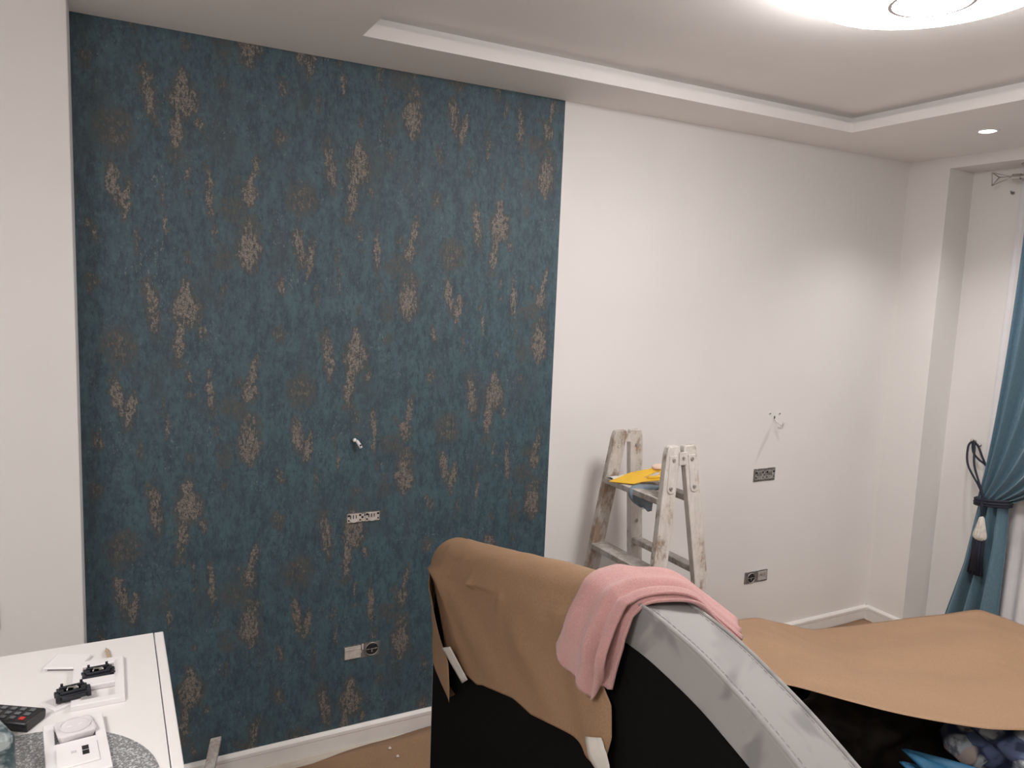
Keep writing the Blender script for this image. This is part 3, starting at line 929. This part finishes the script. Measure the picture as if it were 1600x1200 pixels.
# side flap folded over the main sheet at the far corner, its free edge standing off
rows = []
for j in range(25):
    s_ = j / 24
    z = .905 - s_ * .350
    yL = interp(z, [(.555, -.73), (.563, -.65), (.58, -.575), (.60, -.545), (.73, -.541), (.89, -.541), (.93, -.553), (.955, -.572)])
    yR = interp(z, [(.555, -.765), (.563, -.766), (.60, -.765), (.692, -.748), (.795, -.664), (.875, -.608), (.955, -.582)])
    lift = .022 * math.sin(math.pi * min(1, max(0, (.96 - z) / .30))) ** .7 if z > .66 else .004
    row = []
    for i in range(15):
        q_ = i / 14
        y = yL + (yR - yL) * q_
        x = min(HX0 - .012 - .012 * math.sin(min(1, q_ * 1.6) * 1.57), (paper_x(y, z) - .003) if z > .66 else 9) - lift * q_ ** 1.5 - .010 * min(1, s_ * 2) * q_
        k_ = min(1, q_ / .22)
        x = (HX0 - .003) * (1 - k_) + x * k_
        x += .022 * max(0, 1 - j / 4)
        row.append((x, y, z))
    row.insert(0, (HX0 + .004, yL + .004, z))
    row.insert(0, (HX0 + .08, yL + .004, z))
    rows.append(row)
MB().grid(rows).build('side_flap', 'kraft', kp, smooth=True, solid=.0008)
def tape(name, c4, label):
    q = [Vector(p) for p in c4]
    rows = []
    for j in range(9):
        s = j / 8
        a = q[0].lerp(q[3], s); b_ = q[1].lerp(q[2], s)
        row = []
        for i in range(5):
            p = a.lerp(b_, i / 4)
            p.x = min(p.x, paper_x(p.y, p.z) - .004)
            p.y += .0015 * nz(j * .9, i)
            row.append(p)
        rows.append(row)
    o = MB().grid(rows).build(name, 'tape', org=tuple(sum(q, Vector()) / 4), smooth=True, solid=.0006)
    return tag(o, label, 'tape', 'masking tape on the headboard paper')
tape('masking_tape', [(.920, -.728, .708), (.920, -.788, .738), (.945, -.858, .668), (.945, -.822, .640)], 'strip of white masking tape at the far corner of the headboard paper')
tape('masking_tape', [(.945, -1.455, .842), (.945, -1.505, .866), (.955, -1.548, .800), (.955, -1.508, .778)], 'strip of white masking tape at the near bottom corner of the headboard paper')

# --- pink towel
tw = thing('towel', 'pink terry towel folded over the headboard top', 'towel', (1.02, -1.47, 1.0))
left = [(.940, -1.338, .952), (.944, -1.352, .985), (.950, -1.372, 1.035), (.956, -1.400, 1.110), (.970, -1.405, 1.152), (1.02, -1.408, 1.168), (1.072, -1.415, 1.160), (1.129, -1.45, 1.157), (1.167, -1.52, 1.130), (1.205, -1.575, 1.098)]
right = [(.948, -1.495, .953), (.950, -1.512, .99), (.952, -1.532, 1.05), (.956, -1.543, 1.115), (.966, -1.553, 1.155), (1.012, -1.575, 1.171), (1.06, -1.603, 1.170), (1.10, -1.62, 1.134), (1.13, -1.632, 1.11), (1.158, -1.64, 1.088)]
Lp = resample(smooth_path(left, 8), 60); Rp = resample(smooth_path(right, 8), 60)
rows = []
NW = 44
for j, (p, q_) in enumerate(zip(Lp, Rp)):
    v = j / 59
    row = []
    for i in range(NW + 1):
        s = i / NW
        pt = p.lerp(q_, s) + Vector((-.010 - .022 * math.exp(-((v - .22) / .14) ** 2) if v < .45 else 0, 0, .008 * min(1, max(0, (v - .2) / .12)) * (1 if v < .8 else (1 - v) / .2)))
        back = max(0, 1 - v / .45)
        fold = .014 * math.exp(-((s - .60) / .09) ** 2) + .010 * math.exp(-((s - .14) / .12) ** 2) - .010 * math.exp(-((s - .75) / .05) ** 2) + .010 * math.exp(-((s - .90) / .07) ** 2)
        fold += .004 * nz(s * 5, v * 6, 3)
        up = math.sin(math.pi * min(1, max(0, (v - .30) / .55)))
        out = Vector((-1, 0, 0)) * min(1, back * 2.2) + Vector((0, 0, 1)) * up
        if v > .7:
            out += Vector((.6, 0, .6)) * (v - .7) * 2
        pt = pt + out * fold * .85 + Vector((-.003, 0, .006)) * math.exp(-((v - .38) / .12) ** 2) * (1 if s > .45 else .4)
        # rounded lower corner and pointed tip of the hanging end
        if v < .18:
            k = (1 - v / .18)
            pt.z += k * (.040 * max(0, (.28 - s) / .28) ** 1.7 - .028 * math.exp(-((s - .78) / .16) ** 2) + .03 * max(0, (s - .92) / .08))
        row.append(pt)
    rows.append(row)
MB().grid(rows).build('front_layer', 'towel', tw, smooth=True, solid=.005, subsurf=0)
# second, lower layer peeking out on the near side
l2 = [(.950, -1.465, .965), (.952, -1.49, 1.02), (.960, -1.52, 1.10), (.970, -1.535, 1.150), (1.015, -1.55, 1.163), (1.06, -1.57, 1.160), (1.10, -1.6, 1.125), (1.15, -1.63, 1.08)]
r2 = [(.950, -1.520, .972), (.950, -1.534, 1.03), (.956, -1.552, 1.10), (.968, -1.566, 1.148), (1.012, -1.590, 1.162), (1.062, -1.620, 1.160), (1.10, -1.638, 1.122), (1.15, -1.656, 1.076)]
Lp = resample(smooth_path(l2, 8), 40); Rp = resample(smooth_path(r2, 8), 40)
rows = []
for j, (p, q_) in enumerate(zip(Lp, Rp)):
    rows.append([p.lerp(q_, i / 14) + Vector((-.008 if j < 16 else 0, 0, .010 if j > 9 else 0)) + Vector((-.004 * math.sin(i / 14 * 6) * (1 if j < 20 else 0), 0, .002 * math.sin(i))) for i in range(15)])
MB().grid(rows).build('under_layer', 'towel', tw, smooth=True, solid=.006)

# --- paper over the bed
F = [(1.10, -.70, .60), (1.7, -.70, .60), (2.0, -.715, .595), (2.19, -.72, .578), (2.36, -.705, .52), (2.54, -.69, .452), (2.70, -.76, .475), (2.90, -.865, .515), (3.14, -.98, .556), (3.22, -1.04, .53), (3.30, -1.10, .50)]
N = [(1.10, -.93, .60), (1.5, -1.0, .605), (1.80, -1.11, .602), (1.88, -1.16, .600), (1.97, -1.30, .598), (2.04, -1.40, .598), (2.12, -1.48, .598), (2.24, -1.54, .580), (2.38, -1.575, .560), (2.7, -1.68, .535), (3.2, -1.84, .50)]
Fp = []; Np = []
for k in range(len(F) - 1):
    for i in range(9):
        Fp.append(Vector(F[k]).lerp(Vector(F[k + 1]), i / 9)); Np.append(Vector(N[k]).lerp(Vector(N[k + 1]), i / 9))
Fp.append(Vector(F[-1])); Np.append(Vector(N[-1]))
def gauss(vs, it):
    for _ in range(it):
        vs = [vs[0]] + [(a + b * 2 + c_) / 4 for a, b, c_ in zip(vs, vs[1:], vs[2:])] + [vs[-1]]
    return vs
Fp = gauss(Fp, 2); Np = gauss(Np, 10)
rows = []
for j in range(41):
    s = j / 40
    row = []
    for i, (a, b_) in enumerate(zip(Fp, Np)):
        p = a.lerp(b_, s)
        p.z += .018 * math.sin(math.pi * s) * (0.4 + .7 * nz(p.x * 2, p.y * 2)) + .024 * nz(p.x * 2.2 + p.y * 4.5, p.y * 1.5 - p.x * .6, 2) * math.sin(math.pi * s) ** .6 + .004 * nz(p.x * 9 + p.y * 6, p.y * 5, 4)
        row.append(p)
    rows.append(row)
o = MB().grid(rows).build('bed_paper_sheet', 'kraft', org=(2.3, -1.15, .45), smooth=True, solid=.0015)
tag(o, 'wide brown kraft paper sheet spread over the open bed', 'paper')

# --- bedding inside the bed
def lumpy(name, mat, c, r, label, cat, seed, amp=.25, seg=(40, 24), fl=0.55):
    b = MB()
    bmesh.ops.create_uvsphere(b.bm, u_segments=seg[0], v_segments=seg[1], radius=1)
    for v in b.bm.verts:
        d = 1 + amp * nz(v.co.x * 1.7 + seed, v.co.y * 1.7, v.co.z * 1.7) + amp * .45 * nz(v.co.x * 4 + seed, v.co.y * 4, v.co.z * 4) + amp * .2 * nz(v.co.x * 9 + seed, v.co.y * 9, v.co.z * 9)
        p = Vector((math.copysign(abs(v.co.x) ** fl, v.co.x), math.copysign(abs(v.co.y) ** fl, v.co.y), math.copysign(abs(v.co.z) ** .8, v.co.z))) * d
        v.co = Vector((c[0] + p.x * r[0], c[1] + p.y * r[1], max(.131, c[2] + p.z * r[2])))
    o = b.build(name, mat, org=(c[0], c[1], .13), smooth=True)
    return tag(o, label, cat)
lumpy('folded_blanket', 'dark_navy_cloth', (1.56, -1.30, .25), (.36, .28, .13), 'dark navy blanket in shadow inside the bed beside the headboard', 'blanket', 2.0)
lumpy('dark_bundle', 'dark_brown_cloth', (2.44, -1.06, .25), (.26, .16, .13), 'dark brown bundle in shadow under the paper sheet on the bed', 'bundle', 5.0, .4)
lumpy('floral_duvet', 'floral', (2.66, -1.62, .36), (.31, .29, .16), 'blue and white floral duvet inside the open bed', 'duvet', 9.0, .3)
# blue cloth with a pointed folded corner
rows = []
A = [(2.085, -1.395, .475), (2.06, -1.50, .46), (2.0, -1.62, .44), (1.95, -1.75, .41), (1.93, -1.9, .37)]
Bq = [(2.093, -1.40, .477), (2.20, -1.55, .468), (2.28, -1.72, .45), (2.30, -1.85, .42), (2.3, -2.0, .37)]
Ap = smooth_path(A, 6); Bp = smooth_path(Bq, 6)
for j, (p, q_) in enumerate(zip(Ap, Bp)):
    rows.append([p.lerp(q_, i / 16) + Vector((0, 0, .012 * math.sin(i / 16 * 8) * min(1, j / 8) + .02 * math.sin(math.pi * i / 16) * min(1, j / 10))) for i in range(17)])
o = thing('blue_pillowcase', 'bright blue cloth with a pointed corner beside the floral duvet', 'pillowcase', (2.15, -1.7, .36))
MB().grid(rows).build('top_layer', 'blue_cloth', o, smooth=True, solid=.004)
rows2 = [[p + Vector((-.02, -.01, -.028)) for p in r] for r in rows]
MB().grid(rows2).build('under_layer', 'blue_cloth', o, smooth=True, solid=.004)
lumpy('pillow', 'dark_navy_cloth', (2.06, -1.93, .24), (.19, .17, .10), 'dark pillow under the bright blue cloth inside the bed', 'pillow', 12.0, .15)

# ================================================================== CURTAIN
rod = thing('curtain_rod', 'steel curtain rod with open wire pyramid finial under the niche ceiling', 'curtain rod', (3.92, -.5, 2.38))
MB().cyl((3.92, -.505, 2.384), (3.92, -2.3, 2.384), .010, n=18).build('pole', 'steel', rod, smooth='auto')
MB().cyl((3.92, -.474, 2.386), (3.92, -.512, 2.384), .0135, n=18).build('end_cap', 'steel', rod, smooth='auto')
apex = (3.92, -.472, 2.387)
basep = [(3.90, -.386, 2.413), (3.925, -.377, 2.355), (3.945, -.396, 2.395)]
fw_ = MB()
for k in range(3):
    fw_.tube([apex, basep[k]], .0022, 6)
    fw_.tube([basep[k], basep[(k + 1) % 3]], .0022, 6)
fw_.build('finial', 'steel', rod, smooth=True)
b = MB(); b.cyl((3.92, -.53, 2.384), (3.92, -.53, 2.4452), .006, n=12); b.cyl((3.92, -.53, 2.437), (3.92, -.53, 2.4455), .02, n=18)
b.build('bracket', 'steel', rod, smooth='auto')
hk = thing('wall_hook', 'tiny grey hook on the niche wall below the curtain rod', 'hook', (4.02, -.445, 2.323))
MB().cyl((4.021, -.428, 2.323), (4.012, -.428, 2.323), .008, n=14).build('base', 'galv', hk, smooth='auto')
MB().tube([(4.013, -.428, 2.323), (3.998, -.430, 2.322), (3.994, -.430, 2.332)], .003, 8).build('peg', 'galv', hk, smooth=True)

cur = thing('curtain', 'blue-grey velour curtain gathered by a navy tie at the window', 'curtain', (3.9, -.6, .02))
TIEZ = .815
def cpath(u):
    top = Vector((3.92, -.565 - u * 0.95, 2.392))
    tie = Vector((3.895, -.505 - u * .135, TIEZ + .01 * u))
    if u < .02:
        pass
    c1 = Vector((3.91, -.575 - u * .95, 1.75 - .25 * u))
    c2 = Vector((3.90, -.545 - u * .50, .98 + .03 * (1 - u) + .05 * u))
    pts = []
    for k in range(41):
        t_ = k / 40
        pts.append(top * (1 - t_) ** 3 + c1 * 3 * t_ * (1 - t_) ** 2 + c2 * 3 * t_ * t_ * (1 - t_) + tie * t_ ** 3)
    return pts
NU = 150
rows = [[] for _ in range(41)]
for i in range(NU + 1):
    u = i / NU
    pth = cpath(u)
    for k, p in enumerate(pth):
        t_ = k / 40
        amp = .030 * (1 - t_) + .020
        ph = (u ** .85) * 2 * math.pi * 6.5 + .8 * math.sin(u * 7)
        x = p.x - .005 + amp * math.sin(ph) * (.9 if t_ < .9 else .9 - (t_ - .9) * 4)
        rows[k].append((x, p.y + .006 * math.cos(ph), p.z))
MB().grid(rows).build('drape', 'curtain', cur, smooth=True, solid=.003)
rows = []
for k in range(31):
    s = k / 30
    z = TIEZ + (.03 - TIEZ) * s
    yL = interp(z, [(.03, -.372), (.187, -.402), (.467, -.462), (.778, -.498), (.83, -.505)])
    yR = interp(z, [(.03, -.655), (.288, -.655), (.628, -.651), (.817, -.640), (.83, -.640)])
    row = []
    for i in range(91):
        u = i / 90
        ph = u * 2 * math.pi * 3.2 + .9
        amp = .018 + .022 * s
        row.append((3.895 - .03 * s + amp * math.sin(ph + .4 * math.sin(3 * u)), yL + (yR - yL) * u, z))
    rows.append(row)
MB().grid(rows).build('lower_fall', 'curtain', cur, smooth=True, solid=.003)
# sheer net curtain close to the window
rows = []
for k in range(31):
    s_ = k / 30
    z = 2.40 + (.03 - 2.40) * s_
    row = []
    for i in range(161):
        u = i / 160
        ph = u * 2 * math.pi * 22
        y0 = -.482 + .038 * s_
        row.append((3.985 + .010 * math.sin(ph) * (.6 + .4 * s_), y0 - u * 1.5, z))
    rows.append(row)
o = MB().grid(rows).build('sheer_curtain', 'sheer', org=(3.985, -1.2, .03), smooth=True, solid=.001)
tag(o, 'white sheer curtain behind the blue-grey curtain', 'curtain')
# tie-back
tb = thing('tieback', 'navy rope tie-back with pearl shell bead and long tassel on the curtain', 'tieback', (3.86, -.56, .45))
MB().cyl((4.021, -.385, 1.078), (3.985, -.388, 1.080), .006, n=12).build('hook', 'steel', tb, smooth='auto')
MB().ball((3.982, -.389, 1.083), .009).build('knob', 'steel', tb, smooth=True)
MB().ball((3.99, -.425, 1.064), .0085).build('knob', 'steel', tb, smooth=True)
ropes = [
    [(3.985, -.390, 1.082), (3.96, -.385, 1.05), (3.90, -.43, .97), (3.862, -.52, .88), (3.855, -.548, .825)],
    [(3.985, -.392, 1.084), (3.955, -.42, 1.06), (3.90, -.46, .98), (3.865, -.515, .90), (3.852, -.555, .83)],
    [(3.985, -.390, 1.084), (3.97, -.43, 1.06), (3.95, -.47, 1.01), (3.945, -.50, .97), (3.95, -.55, .92)],
    [(3.985, -.390, 1.080), (3.965, -.41, 1.03), (3.95, -.45, 1.0), (3.95, -.49, .975), (3.955, -.54, .90)],
]
for r in ropes:
    MB().tube(smooth_path(r, 8), .0052, 8).build('rope', 'navy', tb, smooth=True)
for dz, rr in ((0, .0085), (.014, .0075), (-.012, .007)):
    loop = []
    for a in np.linspace(0, 2 * math.pi, 41):
        loop.append((3.895 + .050 * math.cos(a), -.574 + .082 * math.sin(a), TIEZ + dz + .012 * math.sin(a) * -1))
    MB().tube(loop, rr, 8, cap=False).build('rope_loop', 'navy', tb, smooth=True)
MB().tube(smooth_path([(3.845, -.552, .82), (3.84, -.556, .79), (3.84, -.560, .745)], 5), .0065, 8).build('rope', 'navy', tb, smooth=True)
# shell: ribbed teardrop
b = MB()
rings = []
prof_s = [(.004, .0), (.012, -.01), (.016, -.03), (.022, -.06), (.029, -.09), (.030, -.105), (.022, -.118), (.008, -.123)]
for r, dz in prof_s:
    ring_v = []
    for k in range(48):
        a = 2 * math.pi * k / 48
        rr = r * (1 + .10 * math.cos(a * 12))
        ring_v.append(b.bm.verts.new((3.838 + rr * math.cos(a) * .75, -.562 + rr * math.sin(a), .748 + dz)))
    rings.append(ring_v)
for A_, B_ in zip(rings, rings[1:]):
    for k in range(48):
        b.bm.faces.new((A_[k], A_[(k + 1) % 48], B_[(k + 1) % 48], B_[k]))
b.bm.faces.new(rings[0]); b.bm.faces.new(rings[-1][::-1])
b.build('shell_bead', 'shell', tb, smooth=True)
# tassel skirt: fringe strands
b = MB()
for k in range(34):
    a = 2 * math.pi * k / 34; rr = .014 + .010 * (k % 3) / 2
    cx, cy = 3.842 + rr * math.cos(a) * .6, -.558 + rr * math.sin(a) * 1.1
    b.tube([(cx, cy, .66), (cx, cy, .55), (cx - .002, cy + (cy + .558) * .35, .452 + .006 * nz(k * 1.3, 2))], .0042, 5)
o = b.build('tassel_fringe', 'navy', tb, smooth=True); o['kind'] = 'stuff'
MB().tube([(3.842, -.558, .68), (3.842, -.556, .60), (3.842, -.555, .47)], [.012, .018, .022], 14).build('tassel_core', 'navy', tb, smooth=True)

# ================================================================== CABINET AND THE THINGS ON IT
ZC = 1.05
cab = thing('cabinet', 'white chest with flush side panels in front of the teal wallpaper', 'cabinet', (-.3, -1.35, 0))
CX0, CX1, CY0, CY1 = -.80, .166, -1.62, -1.087
box((CX1 - .0165, CY0, 0), (CX1, CY1, ZC)).build('side_panel', 'cabinet', cab, bevel=.002)
box((CX0, CY0, 0), (CX0 + .0165, CY1, ZC)).build('side_panel', 'cabinet', cab, bevel=.002)
box((CX0 + .018, CY0 + .002, ZC - .018), (CX1 - .018, CY1, ZC)).build('top_panel', 'cabinet', cab, bevel=.001)
box((CX0 + .018, CY1 - .012, .05), (CX1 - .018, CY1 - .004, ZC - .02)).build('back_panel', 'cabinet', cab)
box((CX0 + .018, CY0 + .03, .0), (CX1 - .018, CY0 + .046, .055)).build('plinth', 'cabinet', cab)
for k in range(4):
    z0 = .06 + k * .242
    d = box((CX0 + .020, CY0 + .001, z0), (CX1 - .020, CY0 + .4, z0 + .236)).build('drawer', 'cabinet', cab, bevel=.002)
    for x in (-.5, -.14):
        MB().cyl((x, CY0 + .002, z0 + .12), (x, CY0 - .022, z0 + .12), .010, .014, 16).build('knob', 'steel', d, smooth='auto')

def local_thing(name, label, cat, x, y, rot, group=None, z=ZC):
    return thing(name, label, cat, (x, y, z), rot, group)
def lb(t, name, mat, lo, hi, bevel=.001):
    return MB().box(lo, hi).build(name, mat, t, bevel=bevel, local=True)

# remote control
rt_ = local_thing('remote_control', 'black remote control with a red button at the left edge of the cabinet top', 'remote control', -.1, -1.316, math.radians(-32))
b = MB()
sec = [(-.022, .002), (-.019, 0), (.019, 0), (.022, .002), (.0235, .013), (.021, .017), (-.021, .017), (-.0235, .013)]
x0, x1 = -.11, .085
b.hexa([(x0, y, z) for y, z in sec], [(x1, y, z) for y, z in sec])
rbody = b.build('body', 'black_plastic', rt_, bevel=.003, local=True)
for i in range(9):
    for j in range(3):
        x = .071 - i * .0155; y = -.012 + j * .012
        red = (i == 0 and j == 0)
        MB().box((x - .0042, y - .0034, .0165), (x + .0042, y + .0034, .0188)).build('button', 'red_key' if red else 'rubber_grey', rt_, bevel=.001, local=True)

# switch frame (two gang) with openings
def frame2(t, w_, l_, h_, wins, name='frame'):
    b = MB()
    # horizontal strips around the two windows, built as a solid with holes
    xs = sorted({-w_ / 2, w_ / 2} | {w[0] for w in wins} | {w[1] for w in wins})
    ys = sorted({-l_ / 2, l_ / 2} | {w[2] for w in wins} | {w[3] for w in wins})
    vert = {}
    def V(i, j, k):
        key = (i, j, k)
        if key not in vert:
            vert[key] = b.bm.verts.new((xs[i], ys[j], h_ if k else 0))
        return vert[key]
    def solid(i, j):
        if i < 0 or j < 0 or i >= len(xs) - 1 or j >= len(ys) - 1:
            return False
        cx = (xs[i] + xs[i + 1]) / 2; cy = (ys[j] + ys[j + 1]) / 2
        return not any(w[0] < cx < w[1] and w[2] < cy < w[3] for w in wins)
    for i in range(len(xs) - 1):
        for j in range(len(ys) - 1):
            if not solid(i, j):
                continue
            b.bm.faces.new((V(i, j, 1), V(i + 1, j, 1), V(i + 1, j + 1, 1), V(i, j + 1, 1)))
            b.bm.faces.new((V(i, j, 0), V(i, j + 1, 0), V(i + 1, j + 1, 0), V(i + 1, j, 0)))
            for (di, dj, a, c_) in ((-1, 0, (i, j), (i, j + 1)), (1, 0, (i + 1, j), (i + 1, j + 1)), (0, -1, (i, j), (i + 1, j)), (0, 1, (i, j + 1), (i + 1, j + 1))):
                if not solid(i + di, j + dj):
                    b.bm.faces.new((V(*a, 0), V(*c_, 0), V(*c_, 1), V(*a, 1)))
    return b.build(name, 'white_plastic', t, bevel=.0012, local=True)
f1 = local_thing('switch_plate', 'white double switch frame lying behind the remote control on the cabinet', 'switch frame', .0555, -1.262, 0)
frame2(f1, .078, .156, .009, [(-.0245, .0235, .010, .058), (-.0245, .0245, -.062, -.016)])
lb(f1, 'clip_rail', 'clear_white', (-.0245, -.0185, .001), (.0245, -.016, .0075), 0)
lb(f1, 'clip_rail', 'clear_white', (-.0245, .056, .001), (.0235, .058, .0075), 0)

def mechanism(name, label, x, y, rot, z, tilt=0):
    t = thing(name, label, 'switch mechanism', (x, y, z), rot, 'black switch mechanisms')
    b = MB(); b.box((-.022, -.016, 0), (.022, .016, .009)); b.box((-.026, -.006, .003), (.026, .007, .009)); b.box((-.017, -.02, .002), (.017, .02, .008))
    b.build('body', 'mech', t, bevel=.0012, local=True)
    b = MB(); b.box((-.018, -.012, .009), (.018, -.007, .0125)); b.box((-.018, .007, .009), (.018, .012, .013)); b.box((-.020, -.004, .009), (-.012, .004, .012)); b.box((.012, -.004, .009), (.020, .004, .012))
    b.build('rocker_cradle', 'mech', t, bevel=.0008, local=True)
    for sx in (-1, 1):
        MB().box((sx * .014 - .002, .010, .012), (sx * .014 + .002, .014, .017)).build('prong', 'mech', t, bevel=.0005, local=True)
        MB().box((sx * .022 - .003, -.018, .0), (sx * .022 + .003, -.010, .010)).build('claw', 'mech', t, bevel=.0005, local=True)
    MB().tube([(-.008, -.002, .0105), (-.006, .004, .0125), (.0, .001, .013), (.006, .004, .0125), (.008, -.002, .0105)], .0014, 6).build('contact_spring', 'steel', t, smooth=True, local=True)
    MB().cyl((.004, .0, .009), (.004, .0, .0115), .003, n=12).build('terminal_screw', 'steel', t, smooth='auto', local=True)
    return t
mechanism('switch_mechanism', 'black switch mechanism sitting in the far opening of the white frame', .0545, -1.231, math.radians(4), ZC + .0005)
mechanism('switch_mechanism', 'black switch mechanism tilted across the left side of the white frame', .0185, -1.302, math.radians(8), ZC + .0095)

cv = local_thing('cover_plate', 'thin white cover plate beside the far end of the switch frame', 'cover plate', .0065, -1.167, math.radians(-22))
b = MB(); b.box((-.030, -.026, .004), (.030, .026, .008)); b.build('plate', 'white_plastic', cv, bevel=.0015, local=True)
for sx in (-1, 1):
    lb(cv, 'lip', 'white_plastic', (sx * .026 - .002, -.024, 0), (sx * .026 + .002, .024, .0045), .0005)
cv2 = local_thing('cover_plate', 'white cover plate lying tilted under the left switch mechanism', 'cover plate', .002, -1.306, math.radians(33))
lb(cv2, 'plate', 'white_plastic', (-.022, -.020, .0), (.016, .020, .005), .001)
lb(cv2, 'clear_insert', 'clear_white', (-.017, -.015, .005), (.010, .015, .0062), .0005)

pc = local_thing('pencil_stub', 'short wooden pencil stub at the back of the cabinet top', 'pencil', .0695, -1.158, math.atan2(.053, -.006))
MB().tube([(-.028, 0, .0036), (.016, 0, .0036)], .0036, 6).build('shaft', 'pencil_wood', pc, local=True)
MB().tube([(.016, 0, .0036), (.027, 0, .0028)], [.0036, .0009], 6).build('sharpened_end', 'pencil_wood', pc, local=True)
MB().tube([(.0265, 0, .0028), (.031, 0, .0025)], [.0009, .0003], 6).build('lead', 'pencil_lead', pc, local=True)

pm = tag(MB().lathe((-.051, -1.568, ZC), [(0, 0.0002), (.184, .0002), (.186, .001), (.184, .002), (0, .002)], 96).build('placemat', 'mat_silver', org=(-.051, -1.568, ZC), smooth='auto'), 'round silver woven placemat on the cabinet top', 'placemat')

# second frame with data outlet and a loose socket insert
f2a = .09
f2 = local_thing('outlet_plate', 'white double frame with data outlet lying on the silver placemat', 'outlet frame', .029, -1.463, f2a, z=ZC + .0025)
frame2(f2, .080, .156, .009, [(-.026, .026, .016, .064)])
ins = lb(f2, 'data_insert', 'white_plastic', (-.0265, -.055, .009), (.0265, -.002, .0115), .0012)
for k in range(2):
    lb(ins, 'jack', 'dark_hole', (.006, -.034 + k * .0125, .0108), (.0145, -.0235 + k * .0125, .0121), 0)
for k in range(2):
    lb(ins, 'icon_mark', 'rubber_grey', (-.008, -.023 + k * .0035, .0113), (-.001, -.0222 + k * .0035, .0117), 0)
so = thing('socket_insert', 'milky white round socket insert resting on the data outlet frame', 'socket insert', (.026, -1.423, ZC + .0048), f2a + .12)
b = MB()
secp = [(-.026, -.018), (-.022, -.024), (.022, -.024), (.026, -.018), (.026, .018), (.022, .024), (-.022, .024), (-.026, .018)]
b.hexa([(x * .84, y * .84, 0) for x, y in secp], [(x, y, .016) for x, y in secp])
b.build('shell', 'clear_white', so, bevel=.003, bseg=3, local=True)
MB().lathe((0, 0, .0158), [(.019, 0), (.021, .0), (.021, .0025), (.019, .0025), (.019, 0)], 36).build('rim', 'clear_white', so, smooth='auto', local=True)
MB().lathe((0, 0, .0158), [(0, .0002), (.019, .0002), (.019, .0008), (0, .0008)], 36).build('face', 'clear_white', so, local=True)
for sx in (-1, 1):
    MB().box((sx * .007 - .003, -.0012, .0165), (sx * .007 + .003, .0012, .0172)).build('contact_slot', 'white_plastic', so, local=True)

# patterned box at the left frame edge
bx = thing('patterned_box', 'grey and teal marbled box with a dark round knob at the left picture edge', 'box', (-.118, -1.475, ZC), math.radians(-66))
lb(bx, 'body', 'marbled', (-.09, -.05, .0025), (.09, .05, .088), .006)
MB().cyl((-.035, .05, .068), (-.035, .055, .068), .009, .0075, 20).build('knob', 'black_plastic', bx, smooth='auto', local=True)
